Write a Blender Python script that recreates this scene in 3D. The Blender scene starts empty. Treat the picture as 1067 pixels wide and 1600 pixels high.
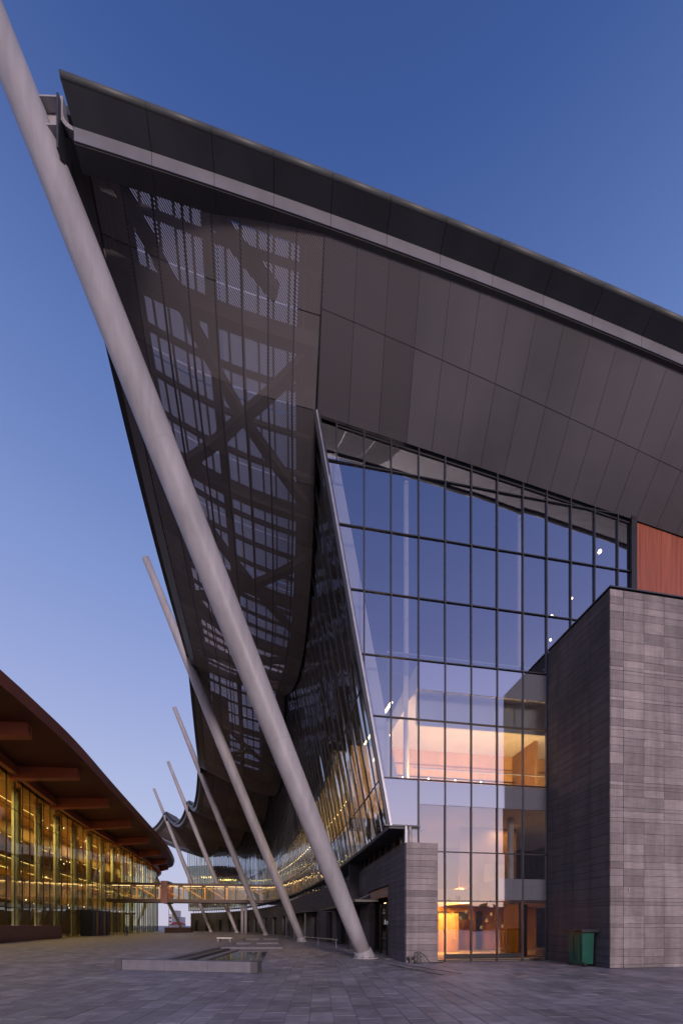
import bpy, math, random
from mathutils import Vector, Matrix
random.seed(7)
sc = bpy.context.scene
COL = sc.collection
# ------------------------------------------------------------------ camera, sky, sun, exposure
H = 1.65                       # eye height
F_PX, CX, HY = 590.0, 533.5, 1447.0   # focal length / principal point of the 1067x1600 photograph
cd = bpy.data.cameras.new('camera'); cam = bpy.data.objects.new('camera', cd); COL.objects.link(cam)
cam.location = (0, 0, H); cam.rotation_euler = (math.radians(90), 0, 0)
cd.sensor_fit = 'HORIZONTAL'; cd.sensor_width = 36.0
cd.lens = 36.0 * F_PX / 1067.0
cd.shift_y = (HY - 800.0) / 1067.0
cd.clip_start = 0.1; cd.clip_end = 6000
sc.camera = cam

w = bpy.data.worlds.new('World'); sc.world = w; w.use_nodes = True
nt = w.node_tree; N = nt.nodes; L = nt.links
for n in list(N): N.remove(n)
out = N.new('ShaderNodeOutputWorld'); bg = N.new('ShaderNodeBackground')
tc = N.new('ShaderNodeTexCoord'); sep = N.new('ShaderNodeSeparateXYZ')
L.new(tc.outputs['Generated'], sep.inputs[0])
def ramp(stops):
    r = N.new('ShaderNodeValToRGB'); e = r.color_ramp.elements
    r.color_ramp.interpolation = 'B_SPLINE' if False else 'LINEAR'
    while len(e) > 1: e.remove(e[-1])
    e[0].position = stops[0][0]; e[0].color = (*stops[0][1], 1)
    for p, c in stops[1:]:
        k = e.new(p); k.color = (*c, 1)
    return r
def lin(r, g, b): return tuple(((c/255)/12.92 if c/255 <= .04045 else (((c/255)+.055)/1.055)**2.4) for c in (r, g, b))
# z = sin(elevation); eastern half (in view) and the after-glow half (behind the camera)
rf = ramp([(0.0, lin(198,192,214)), (.10, lin(188,192,222)), (.22, lin(180,189,225)), (.33, lin(169,181,222)), (.49, lin(149,164,215)), (.63, lin(126,148,205)), (.78, lin(96,122,183)), (.90, lin(62,89,152)), (1.0, lin(34,62,118))])
rb = ramp([(0.0, lin(255,216,196)), (.08, lin(252,214,206)), (.18, lin(238,212,226)), (.30, lin(208,200,232)), (.45, lin(170,172,224)), (.60, lin(132,142,206)), (.80, lin(88,110,176)), (1.0, lin(40,70,128))])
L.new(sep.outputs['Z'], rf.inputs[0]); L.new(sep.outputs['Z'], rb.inputs[0])
mr = N.new('ShaderNodeMapRange'); mr.interpolation_type = 'SMOOTHSTEP'
mr.inputs['From Min'].default_value = .25; mr.inputs['From Max'].default_value = -.75
L.new(sep.outputs['Y'], mr.inputs['Value'])
mx = N.new('ShaderNodeMix'); mx.data_type = 'RGBA'
L.new(mr.outputs[0], mx.inputs['Factor']); L.new(rf.outputs[0], mx.inputs['A']); L.new(rb.outputs[0], mx.inputs['B'])
sky = N.new('ShaderNodeTexSky'); sky.sky_type = 'NISHITA'; sky.sun_disc = False
sky.sun_elevation = math.radians(4); sky.sun_rotation = math.radians(165); sky.altitude = 50
ms = N.new('ShaderNodeMix'); ms.data_type = 'RGBA'; ms.blend_type = 'ADD'; ms.inputs['Factor'].default_value = 0.006
L.new(mx.outputs['Result'], ms.inputs['A']); L.new(sky.outputs[0], ms.inputs['B'])
bg.inputs['Strength'].default_value = 1.0
L.new(ms.outputs['Result'], bg.inputs['Color']); L.new(bg.outputs[0], out.inputs[0])

sd = bpy.data.lights.new('afterglow_sun', 'SUN'); so = bpy.data.objects.new('afterglow_sun', sd); COL.objects.link(so)
sd.energy = 1.8; sd.angle = math.radians(8); sd.color = (1.0, .80, .78)
so.rotation_euler = (math.radians(90-11), 0, math.radians(12))   # light travels towards +Y, slightly to -X and down
sc.view_settings.view_transform = 'Standard'; sc.view_settings.look = 'None'
sc.view_settings.exposure = 0.0; sc.view_settings.gamma = 1.0
sc.view_settings.use_curve_mapping = False
sc.cycles.use_denoising = True
sc.cycles.max_bounces = 8; sc.cycles.transparent_max_bounces = 24; sc.cycles.glossy_bounces = 5
sc.cycles.sample_clamp_indirect = 4.0
sc.cycles.caustics_reflective = False; sc.cycles.caustics_refractive = False

# ------------------------------------------------------------------ materials
def mat(name, col, rough=.6, metal=0.0, var=.0, scale=3.0, bump=0.0, spec=.5, streak=None, emis=None, estr=0, rnd=0.0, attr=None, stain=None):
    m = bpy.data.materials.new(name); m.use_nodes = True
    t = m.node_tree; b = t.nodes['Principled BSDF']
    b.inputs['Base Color'].default_value = (*col, 1); b.inputs['Roughness'].default_value = rough
    b.inputs['Metallic'].default_value = metal; b.inputs['Specular IOR Level'].default_value = spec
    if emis: b.inputs['Emission Color'].default_value = (*emis, 1); b.inputs['Emission Strength'].default_value = estr
    co = t.nodes.new('ShaderNodeTexCoord'); mp = t.nodes.new('ShaderNodeMapping')
    gp = t.nodes.new('ShaderNodeNewGeometry'); wsp = name.startswith(('paver','grey_','mast','soffit','red_','interior','curb'))
    t.links.new(gp.outputs['Position'] if wsp else co.outputs['Object'], mp.inputs[0])
    if streak: mp.inputs['Scale'].default_value = streak
    cur = None
    if var > 0:
        nz = t.nodes.new('ShaderNodeTexNoise'); nz.inputs['Scale'].default_value = scale; nz.inputs['Detail'].default_value = 6
        t.links.new(mp.outputs[0], nz.inputs['Vector'])
        mr_ = t.nodes.new('ShaderNodeMapRange'); mr_.inputs['From Min'].default_value = .3; mr_.inputs['From Max'].default_value = .7
        mr_.inputs['To Min'].default_value = 1-var; mr_.inputs['To Max'].default_value = 1+var
        t.links.new(nz.outputs['Fac'], mr_.inputs[0]); cur = mr_.outputs[0]
        rr = t.nodes.new('ShaderNodeMapRange'); rr.inputs['To Min'].default_value = max(.02, rough-.12); rr.inputs['To Max'].default_value = min(1, rough+.12)
        t.links.new(nz.outputs['Fac'], rr.inputs[0]); t.links.new(rr.outputs[0], b.inputs['Roughness'])
        if bump > 0:
            bp = t.nodes.new('ShaderNodeBump'); bp.inputs['Strength'].default_value = bump; bp.inputs['Distance'].default_value = .02
            n2 = t.nodes.new('ShaderNodeTexNoise'); n2.inputs['Scale'].default_value = scale*8; n2.inputs['Detail'].default_value = 4
            t.links.new(mp.outputs[0], n2.inputs['Vector']); t.links.new(n2.outputs['Fac'], bp.inputs['Height'])
            t.links.new(bp.outputs[0], b.inputs['Normal'])
    def mulv(a, bsock):
        k = t.nodes.new('ShaderNodeMath'); k.operation = 'MULTIPLY'; t.links.new(a, k.inputs[0]); t.links.new(bsock, k.inputs[1]); return k.outputs[0]
    if stain:
        mp3 = t.nodes.new('ShaderNodeMapping'); mp3.inputs['Scale'].default_value = stain[1]; t.links.new(gp.outputs['Position'], mp3.inputs[0])
        n3 = t.nodes.new('ShaderNodeTexNoise'); n3.inputs['Scale'].default_value = 1; n3.inputs['Detail'].default_value = 7; n3.inputs['Roughness'].default_value = .65
        t.links.new(mp3.outputs[0], n3.inputs['Vector']); r3 = t.nodes.new('ShaderNodeMapRange'); r3.inputs['From Min'].default_value = .36; r3.inputs['From Max'].default_value = .64
        r3.inputs['To Min'].default_value = 1-stain[0]; r3.inputs['To Max'].default_value = 1+stain[0]*.5; t.links.new(n3.outputs['Fac'], r3.inputs[0])
        cur = mulv(cur, r3.outputs[0]) if cur else r3.outputs[0]
    if rnd > 0:
        oi = t.nodes.new('ShaderNodeObjectInfo'); r2 = t.nodes.new('ShaderNodeMapRange')
        r2.inputs['To Min'].default_value = 1-rnd; r2.inputs['To Max'].default_value = 1+rnd
        t.links.new(oi.outputs['Random'], r2.inputs[0]); cur = mulv(cur, r2.outputs[0]) if cur else r2.outputs[0]
    if attr:
        at = t.nodes.new('ShaderNodeAttribute'); at.attribute_name = attr
        cur = mulv(cur, at.outputs['Fac']) if cur else at.outputs['Fac']
    if cur:
        vm = t.nodes.new('ShaderNodeVectorMath'); vm.operation = 'SCALE'; vm.inputs[0].default_value = col
        t.links.new(cur, vm.inputs['Scale']); t.links.new(vm.outputs[0], b.inputs['Base Color'])
    return m
def glass_mat(name, tint, base, gl=(1,1,1), rough=0.0, wave=0.0, dist=.05, sc_=None):
    m = bpy.data.materials.new(name); m.use_nodes = True; t = m.node_tree
    for n in list(t.nodes): t.nodes.remove(n)
    o = t.nodes.new('ShaderNodeOutputMaterial'); mix = t.nodes.new('ShaderNodeMixShader')
    tr = t.nodes.new('ShaderNodeBsdfTransparent'); g = t.nodes.new('ShaderNodeBsdfGlossy'); fr = t.nodes.new('ShaderNodeFresnel')
    tr.inputs[0].default_value = (*tint, 1); g.inputs['Color'].default_value = (*gl, 1); g.inputs['Roughness'].default_value = rough
    fr.inputs['IOR'].default_value = 1.5
    r = t.nodes.new('ShaderNodeMapRange'); r.inputs['From Min'].default_value = .04; r.inputs['To Min'].default_value = base; r.inputs['To Max'].default_value = 1.0
    if wave:
        co = t.nodes.new('ShaderNodeTexCoord'); nz = t.nodes.new('ShaderNodeTexNoise'); nz.inputs['Scale'].default_value = .45; nz.inputs['Detail'].default_value = 1
        mpp = t.nodes.new('ShaderNodeMapping'); mpp.inputs['Scale'].default_value = sc_ or (1,1,1)
        if sc_: nz.inputs['Scale'].default_value = 1.0
        t.links.new(co.outputs['Object'], mpp.inputs[0]); t.links.new(mpp.outputs[0], nz.inputs['Vector'])
        bp = t.nodes.new('ShaderNodeBump'); bp.inputs['Strength'].default_value = wave; bp.inputs['Distance'].default_value = dist
        t.links.new(nz.outputs['Fac'], bp.inputs['Height']); t.links.new(bp.outputs[0], g.inputs['Normal'])
    geo = t.nodes.new('ShaderNodeNewGeometry')
    inv = t.nodes.new('ShaderNodeMath'); inv.operation = 'SUBTRACT'; inv.inputs[0].default_value = 1.0
    mu = t.nodes.new('ShaderNodeMath'); mu.operation = 'MULTIPLY'
    t.links.new(fr.outputs[0], r.inputs[0])
    t.links.new(geo.outputs['Backfacing'], inv.inputs[1]); t.links.new(inv.outputs[0], mu.inputs[0]); t.links.new(r.outputs[0], mu.inputs[1])
    t.links.new(mu.outputs[0], mix.inputs[0]); t.links.new(tr.outputs[0], mix.inputs[1]); t.links.new(g.outputs[0], mix.inputs[2])
    t.links.new(mix.outputs[0], o.inputs[0]); return m
def mesh_screen(name, col, openness, pitch, rough=.5, tint=(1,1,1)):
    """perforated metal screen: fine slots cut through a sheet (uv in metres)"""
    m = bpy.data.materials.new(name); m.use_nodes = True; t = m.node_tree
    b = t.nodes['Principled BSDF']; b.inputs['Base Color'].default_value = (*col, 1); b.inputs['Roughness'].default_value = rough
    b.inputs['Specular IOR Level'].default_value = .15
    o = t.nodes['Material Output']; mix = t.nodes.new('ShaderNodeMixShader'); tr = t.nodes.new('ShaderNodeBsdfTransparent')
    tr.inputs[0].default_value = (*tint, 1)
    uv = t.nodes.new('ShaderNodeUVMap'); mp = t.nodes.new('ShaderNodeMapping'); mp.inputs['Rotation'].default_value = (0, 0, math.radians(38))
    mp.inputs['Scale'].default_value = (1/pitch, 1/pitch, 1)
    sp = t.nodes.new('ShaderNodeSeparateXYZ'); fr = t.nodes.new('ShaderNodeMath'); fr.operation = 'FRACT'
    lt = t.nodes.new('ShaderNodeMath'); lt.operation = 'LESS_THAN'; lt.inputs[1].default_value = openness
    t.links.new(uv.outputs[0], mp.inputs[0]); t.links.new(mp.outputs[0], sp.inputs[0]); t.links.new(sp.outputs['X'], fr.inputs[0])
    t.links.new(fr.outputs[0], lt.inputs[0]); t.links.new(lt.outputs[0], mix.inputs[0])
    t.links.new(b.outputs[0], mix.inputs[1]); t.links.new(tr.outputs[0], mix.inputs[2]); t.links.new(mix.outputs[0], o.inputs[0])
    oi = t.nodes.new('ShaderNodeObjectInfo'); r2 = t.nodes.new('ShaderNodeMapRange'); r2.inputs['To Min'].default_value = .85; r2.inputs['To Max'].default_value = 1.15
    vm = t.nodes.new('ShaderNodeVectorMath'); vm.operation = 'SCALE'; vm.inputs[0].default_value = col
    t.links.new(oi.outputs['Random'], r2.inputs[0]); t.links.new(r2.outputs[0], vm.inputs['Scale']); t.links.new(vm.outputs[0], b.inputs['Base Color'])
    return m
def emit(name, col, s):
    m = bpy.data.materials.new(name); m.use_nodes = True; t = m.node_tree
    for n in list(t.nodes): t.nodes.remove(n)
    o = t.nodes.new('ShaderNodeOutputMaterial'); e = t.nodes.new('ShaderNodeEmission')
    e.inputs[0].default_value = (*col, 1); e.inputs[1].default_value = s; t.links.new(e.outputs[0], o.inputs[0]); return m

M = {}
M['mast'] = mat('mast_paint', (.37,.36,.37), .46, .0, .10, .9, spec=.35, streak=(1,1,.3), stain=(.16,(2.2,2.2,.12)))
M['mast_seam'] = mat('weld_metal', (.31,.30,.305), .5, 0, .1, 2)
M['steel_dark'] = mat('dark_steel', (.05,.052,.058), .45, .3, .15, 2)
M['frame'] = mat('frame_metal', (.055,.057,.066), .38, .4, .1, 3)
M['edge_trim'] = mat('edge_trim_metal', (.35,.36,.40), .35, .5, .08, 3)
M['eave'] = mat('eave_metal', (.055,.062,.066), .40, .2, .15, .8, rnd=.06)
M['eave_edge'] = mat('eave_edge_metal', (.09,.10,.095), .5, .0, .12, .9)
M['fascia'] = mat('fascia_metal', (.17,.175,.20), .5, .0, .10, 1.2, rnd=.04)
M['border'] = mat('soffit_border_metal', (.075,.075,.078), .5, .2, .12, 1.0)
M['screen'] = mesh_screen('perforated_screen', (.195,.184,.186), .25, .062, .8)
M['screen_front'] = mat('soffit_sheet_metal', (.132,.132,.142), .62, 0, .22, .22, rnd=.035, spec=.25)
M['screen_thin'] = mesh_screen('perforated_screen_thin', (.145,.141,.150), .20, .062, .8)
M['skin'] = None
M['beam'] = mat('roof_beam_paint', (.17,.15,.145), .6, 0, .1, 2)
M['deck'] = mat('roof_deck', (.10,.09,.09), .8, 0, .15, 1)
M['glass'] = glass_mat('facade_glass', (.90,.91,.92), .47, (.93,.95,1.0), wave=.12)
M['glass_curve'] = glass_mat('curved_wall_glass', (.74,.76,.68), .50, (.86,.90,.92), wave=.5, dist=.14, sc_=(.9,.9,.05))
M['glass_left'] = glass_mat('olive_glass', (.72,.74,.54), .20, (.82,.86,.70), wave=.03)
M['glass_bridge'] = glass_mat('bridge_glass', (.85,.85,.82), .12)
M['spandrel'] = mat('spandrel_panel', (.58,.61,.67), .05, .82)
M['pale_column'] = mat('pale_column_paint', (.55,.56,.54), .5, 0, .05, 1)
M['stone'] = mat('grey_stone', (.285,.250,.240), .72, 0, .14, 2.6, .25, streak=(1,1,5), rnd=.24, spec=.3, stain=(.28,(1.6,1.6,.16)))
M['stone_shaded'] = mat('grey_stone_shaded', (.095,.09,.10), .78, 0, .16, 1.8, .2, streak=(1,1,4), rnd=.14, spec=.3, stain=(.25,(1.4,1.4,.2)))  # same stone as the front, with the shade of these faces in its colour
M['mortar'] = mat('dark_joint', (.05,.048,.05), .9, 0, .1, 5)
M['wood_red'] = mat('red_wood', (.30,.078,.04), .5, 0, .22, 1.6, .1, streak=(6,6,.25), rnd=.08)
M['paver'] = mat('paver_stone', (.268,.238,.240), .50, 0, .20, 3.2, .25, rnd=.22, spec=.45, stain=(.30,(.55,.55,.5)))
M['paver_far'] = mat('paver_stone_far', (.268,.238,.240), .50, 0, .20, 3.2, .15, attr='tone', spec=.45, stain=(.30,(.55,.55,.5)))
M['kerb'] = mat('grey_kerb_stone', (.18,.175,.19), .6, 0, .12, 4, .2)
M['kerb_dark'] = mat('dark_kerb_stone', (.09,.085,.09), .6, 0, .12, 4, .2)
M['black'] = mat('black_paint', (.018,.018,.02), .4, 0, .1, 3)
M['void'] = mat('dark_interior_lining', (.03,.03,.032), .8)
M['white_wall'] = mat('interior_white', (.75,.73,.70), .7, 0, .04, .8)
M['warm_wall'] = mat('interior_wood', (.66,.42,.18), .55, 0, .12, .9, streak=(3,3,.4))
M['amber_wall'] = mat('lobby_amber_wall', (.55,.27,.05), .6, 0, .12, .8)
M['brown_wall'] = mat('interior_brown', (.30,.17,.08), .5, 0, .2, .7, streak=(2,2,.4))
M['floor_in'] = mat('interior_floor', (.50,.42,.30), .25, 0, .06, 1)
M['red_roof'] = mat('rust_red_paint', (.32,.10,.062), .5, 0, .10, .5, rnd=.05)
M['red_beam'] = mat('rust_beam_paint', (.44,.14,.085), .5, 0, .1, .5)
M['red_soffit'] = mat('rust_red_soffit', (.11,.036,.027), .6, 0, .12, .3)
M['plinth'] = mat('red_brown_stone', (.20,.075,.06), .5, 0, .15, 1.2, .15, streak=(1,1,3), rnd=.1)
M['warm'] = emit('warm_lamp_glow', (1.0,.72,.38), 14)
M['warm_soft'] = emit('warm_strip_glow', (1.0,.68,.32), 5)
M['far_window'] = emit('far_window_glow', (1.0,.70,.36), .5)
M['white_lamp'] = emit('white_lamp_glow', (1.0,.92,.80), 9)
M['bridge'] = mat('bridge_brown_steel', (.075,.045,.035), .5, .2, .12, 1)
M['green'] = mat('green_plastic', (.0,.075,.048), .5, 0, .1, 4)
M['coat'] = mat('black_coat', (.012,.012,.014), .8, 0, .1, 9)
M['skin_tone'] = mat('skin', (.45,.27,.2), .55)
M['hair'] = mat('dark_hair', (.02,.015,.012), .6)
M['red_tent'] = mat('red_canvas', (.55,.04,.05), .7, 0, .1, .3)
M['pale_block'] = mat('pale_render', (.45,.42,.44), .8, 0, .1, .1)
M['lettering'] = mat('white_lettering', (.75,.78,.80), .5, emis=(.8,.85,.9), estr=.25)

# pool water
m = bpy.data.materials.new('pool_water'); m.use_nodes = True; b = m.node_tree.nodes['Principled BSDF']
b.inputs['Base Color'].default_value = (.006,.008,.012,1); b.inputs['Roughness'].default_value = .08; b.inputs['IOR'].default_value = 1.33
nz = m.node_tree.nodes.new('ShaderNodeTexNoise'); nz.inputs['Scale'].default_value = 3; bp = m.node_tree.nodes.new('ShaderNodeBump'); bp.inputs['Strength'].default_value = .12; bp.inputs['Distance'].default_value = .05
m.node_tree.links.new(nz.outputs['Fac'], bp.inputs['Height']); m.node_tree.links.new(bp.outputs[0], b.inputs['Normal']); M['water'] = m
# frosted translucent roof glazing
m = bpy.data.materials.new('frosted_roof_glazing'); m.use_nodes = True; t = m.node_tree
for n in list(t.nodes): t.nodes.remove(n)
o_ = t.nodes.new('ShaderNodeOutputMaterial'); tl = t.nodes.new('ShaderNodeBsdfTranslucent'); tp = t.nodes.new('ShaderNodeBsdfTransparent'); mm = t.nodes.new('ShaderNodeMixShader')
tl.inputs[0].default_value = (1.0,.78,.70,1); tp.inputs[0].default_value = (.9,.85,.9,1); mm.inputs[0].default_value = .04
t.links.new(tl.outputs[0], mm.inputs[1]); t.links.new(tp.outputs[0], mm.inputs[2]); t.links.new(mm.outputs[0], o_.inputs[0]); M['skin'] = m
# ground material: paving too far away to tell stones apart
m = bpy.data.materials.new('far_paving'); m.use_nodes = True; t = m.node_tree; b = t.nodes['Principled BSDF']
co = t.nodes.new('ShaderNodeTexCoord'); mp = t.nodes.new('ShaderNodeMapping'); mp.inputs['Rotation'].default_value = (0,0,math.radians(-3.4))
bk = t.nodes.new('ShaderNodeTexBrick'); bk.inputs['Scale'].default_value = 1.0; bk.inputs['Brick Width'].default_value = .86; bk.inputs['Row Height'].default_value = .43
bk.inputs['Mortar Size'].default_value = .012; bk.inputs['Color1'].default_value = (.305,.272,.276,1); bk.inputs['Color2'].default_value = (.225,.200,.204,1); bk.inputs['Mortar'].default_value = (.12,.10,.115,1)
mp2 = t.nodes.new('ShaderNodeMapping'); mp2.inputs['Rotation'].default_value = (0,0,math.radians(90)); 
t.links.new(co.outputs['Object'], mp.inputs[0]); t.links.new(mp.outputs[0], mp2.inputs[0]); t.links.new(mp2.outputs[0], bk.inputs['Vector'])
nz = t.nodes.new('ShaderNodeTexNoise'); nz.inputs['Scale'].default_value = .35; nz.inputs['Detail'].default_value = 5
t.links.new(co.outputs['Object'], nz.inputs['Vector'])
mr2 = t.nodes.new('ShaderNodeMapRange'); mr2.inputs['To Min'].default_value = .72; mr2.inputs['To Max'].default_value = 1.28; t.links.new(nz.outputs['Fac'], mr2.inputs[0])
vm = t.nodes.new('ShaderNodeVectorMath'); vm.operation = 'SCALE'; t.links.new(bk.outputs['Color'], vm.inputs[0]); t.links.new(mr2.outputs[0], vm.inputs['Scale']); t.links.new(vm.outputs[0], b.inputs['Base Color'])
mr3 = t.nodes.new('ShaderNodeMapRange'); mr3.inputs['To Min'].default_value = .38; mr3.inputs['To Max'].default_value = .72; t.links.new(nz.outputs['Fac'], mr3.inputs[0]); t.links.new(mr3.outputs[0], b.inputs['Roughness'])
M['ground'] = m

# ------------------------------------------------------------------ helpers
def V(*a): return Vector(a)
def link(o, parent=None):
    COL.objects.link(o)
    if parent is not None: o.parent = parent
    return o
def tag(o, label=None, cat=None, group=None, kind=None):
    if label: o['label'] = label
    if cat: o['category'] = cat
    if group: o['group'] = group
    if kind: o['kind'] = kind
    return o
def thing(name, label, cat, group=None, loc=(0,0,0)):
    o = bpy.data.objects.new(name, None); o.location = loc; o.empty_display_size = .3
    COL.objects.link(o); return tag(o, label, cat, group)
class MB:
    def __init__(s): s.v = []; s.f = []; s.uv = None; s.tone = None
    def quad(s, a, b, c, d):
        n = len(s.v); s.v += [tuple(a), tuple(b), tuple(c), tuple(d)]; s.f.append((n, n+1, n+2, n+3))
    def poly(s, pts):
        n = len(s.v); s.v += [tuple(p) for p in pts]; s.f.append(tuple(range(n, n+len(pts))))
    def hexa(s, b, t):
        """b, t: bottom / top quads (4 points each, same order)"""
        n = len(s.v); s.v += [tuple(p) for p in b] + [tuple(p) for p in t]
        s.f += [(n+3, n+2, n+1, n), (n+4, n+5, n+6, n+7)]
        for i in range(4):
            j = (i+1) % 4; s.f.append((n+i, n+j, n+4+j, n+4+i))
    def box(s, x0, x1, y0, y1, z0, z1):
        s.hexa([(x0,y0,z0),(x1,y0,z0),(x1,y1,z0),(x0,y1,z0)], [(x0,y0,z1),(x1,y0,z1),(x1,y1,z1),(x0,y1,z1)])
    def obox(s, o, ax, ay, az):
        """corner o and three edge vectors"""
        o = Vector(o); s.hexa([o, o+ax, o+ax+ay, o+ay], [o+az, o+ax+az, o+ax+ay+az, o+ay+az])
    def bar(s, a, b, wd, ht, up=(0,0,1)):
        a = Vector(a); b = Vector(b); d = (b-a).normalized(); up = Vector(up)
        sd_ = d.cross(up)
        if sd_.length < 1e-4: sd_ = d.cross(Vector((1,0,0)))
        sd_.normalize(); u = sd_.cross(d).normalized()
        q = lambda p: [p - sd_*wd/2 - u*ht/2, p + sd_*wd/2 - u*ht/2, p + sd_*wd/2 + u*ht/2, p - sd_*wd/2 + u*ht/2]
        s.hexa(q(a), q(b))
    def tube(s, pts, rads, seg=12, caps=True):
        pts = [Vector(p) for p in pts]; rings = []
        for i, p in enumerate(pts):
            d = (pts[min(i+1, len(pts)-1)] - pts[max(i-1, 0)]).normalized()
            x = d.cross(Vector((0,0,1)))
            if x.length < 1e-3: x = Vector((1,0,0))
            x.normalize(); y = d.cross(x).normalized(); n = len(s.v)
            r = rads[i] if isinstance(rads, (list, tuple)) else rads
            for k in range(seg):
                a = 2*math.pi*k/seg; s.v.append(tuple(p + (x*math.cos(a) + y*math.sin(a))*r))
            rings.append(n)
        for i in range(len(rings)-1):
            for k in range(seg):
                k2 = (k+1) % seg; s.f.append((rings[i]+k, rings[i]+k2, rings[i+1]+k2, rings[i+1]+k))
        if caps:
            s.f.append(tuple(rings[0]+k for k in reversed(range(seg)))); s.f.append(tuple(rings[-1]+k for k in range(seg)))
    def prism(s, poly, n, th):
        """convex polygon extruded by th along -n ; front face normal is n"""
        n = Vector(n); k = len(poly); b = len(s.v); back = [Vector(p) - n*th for p in poly]
        s.v += [tuple(p) for p in poly] + [tuple(p) for p in back]
        nn = (Vector(poly[1])-Vector(poly[0])).cross(Vector(poly[2])-Vector(poly[1]))
        fl = nn.dot(n) < 0
        fr = tuple(range(b, b+k)); bk_ = tuple(reversed(range(b+k, b+2*k)))
        s.f.append(tuple(reversed(fr)) if fl else fr); s.f.append(tuple(reversed(bk_)) if fl else bk_)
        for i in range(k):
            j = (i+1) % k; q = (b+i, b+k+i, b+k+j, b+j); s.f.append(tuple(reversed(q)) if fl else q)
    def build(s, name, material, parent=None, smooth=False, kind=None):
        me = bpy.data.meshes.new(name); me.from_pydata(s.v, [], s.f)
        if material: me.materials.append(material)
        if smooth: me.polygons.foreach_set('use_smooth', [True]*len(me.polygons))
        if s.uv:
            ul = me.uv_layers.new(name='UVMap')
            for lp in me.loops: ul.data[lp.index].uv = s.uv[lp.vertex_index]
        if s.tone:
            at = me.attributes.new('tone', 'FLOAT', 'POINT'); at.data.foreach_set('value', s.tone)
        me.update(); o = bpy.data.objects.new(name, me); link(o, parent)
        if kind: o['kind'] = kind
        return o
def catmull(pts, n=16):
    P_ = [Vector(p) for p in pts]; P_ = [P_[0]*2-P_[1]] + P_ + [P_[-1]*2-P_[-2]]; r = []
    for i in range(1, len(P_)-2):
        for k in range(n):
            t_ = k/n; a, b, c, d = P_[i-1:i+3]
            r.append(.5*((2*b) + (c-a)*t_ + (2*a-5*b+4*c-d)*t_*t_ + (3*b-a-3*c+d)*t_**3))
    r.append(P_[-2]); return r
class Curve:
    def __init__(s, pts):
        s.p = catmull([(*p, 0) if len(p) == 2 else p for p in pts]); s.l = [0]
        for a, b in zip(s.p, s.p[1:]): s.l.append(s.l[-1] + (b-a).length)
        s.len = s.l[-1]
    def at(s, d):
        d = max(-5, min(s.len+5, d))
        if d <= 0: return s.p[0] + (s.p[1]-s.p[0]).normalized()*d
        if d >= s.len: return s.p[-1] + (s.p[-1]-s.p[-2]).normalized()*(d-s.len)
        import bisect
        i = min(bisect.bisect_right(s.l, d)-1, len(s.p)-2); return s.p[i].lerp(s.p[i+1], (d-s.l[i])/(s.l[i+1]-s.l[i]))
    def tan(s, d): return (s.at(d+.2)-s.at(d-.2)).normalized()
    def at_y(s, y):
        best = min(range(len(s.p)), key=lambda i: abs(s.p[i].y-y))
        lo, hi = s.l[max(0,best-1)], s.l[min(len(s.l)-1,best+1)]
        for _ in range(30):
            m_ = (lo+hi)/2
            if s.at(m_).y < y: lo = m_
            else: hi = m_
        return lo
def left_n(t_): return Vector((-t_.y, t_.x, 0)).normalized()   # left of the direction of travel

def seen(px, py, Y): return Vector(((px-CX)/F_PX*Y, Y, H+(HY-py)/F_PX*Y))   # metres from a measured point at distance Y

# facade plane
ANG = math.atan(.155); D = Vector((math.cos(ANG), math.sin(ANG), 0)); NB = Vector((-math.sin(ANG), math.cos(ANG), 0))
F0 = Vector((0, 16.52, 0))
def FP(X, z, off=0.0): return Vector((X, 16.52+.155*X, z)) + NB*off     # off > 0 is into the building
def ceil_z(X): # top of the glass under the soffit
    return 23.80 - .118*(X+1.0) - .0006*(X+1)**2
def edge_x(z): return 2.19 - .1835*(z-6.14)

Wc = Curve([(2.19,16.86),(.98,23.4),(-1.9,36.8),(-6.3,52),(-11.6,66),(-17.9,80.5),(-26.0,95),(-35.3,105.8),(-46,113.6)])
Sc = Curve([(2.84,16.95),(1.6,24),(.43,30.4),(-1.7,38),(-4.6,46.5),(-6.9,54),(-10.9,66.8),(-17.2,81.3),(-25.6,95.8),(-35,106.8),(-45.8,114.7)])
LEAN = .1835
def wall_pt(d, z, off=0): # leaning glass wall
    p = Wc.at(d); n = left_n(Wc.tan(d)); k = max(0, min(1, (d-20)/42)); k = k*k*(3-2*k)
    return p + n*(LEAN*(1-.88*k)*(z-6.14) + off) + Vector((0,0,z))

# ------------------------------------------------------------------ ground
BAS = [(-8.3,14.75),(-3.05,13.75),(-5.1,26.4),(-9.1,26.4)]     # basin corners (ccw from left front)
mb = MB(); R = 2500
OUT = [(-R,-R),(R,-R),(R,R),(-R,R)]
for i in range(4):
    j = (i+1) % 4; mb.poly([(*OUT[i],-.012),(*OUT[j],-.012),(*BAS[j],-.012),(*BAS[i],-.012)])
tag(mb.build('ground', M['ground']), kind='structure')
g = bpy.data.objects['ground']
def inside_basin(x, y, pad=.0):
    for i in range(4):
        a, b_ = BAS[i], BAS[(i+1) % 4]
        if (b_[0]-a[0])*(y-a[1]) - (b_[1]-a[1])*(x-a[0]) < -pad*math.hypot(b_[0]-a[0], b_[1]-a[1]): return False
    return True
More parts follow.
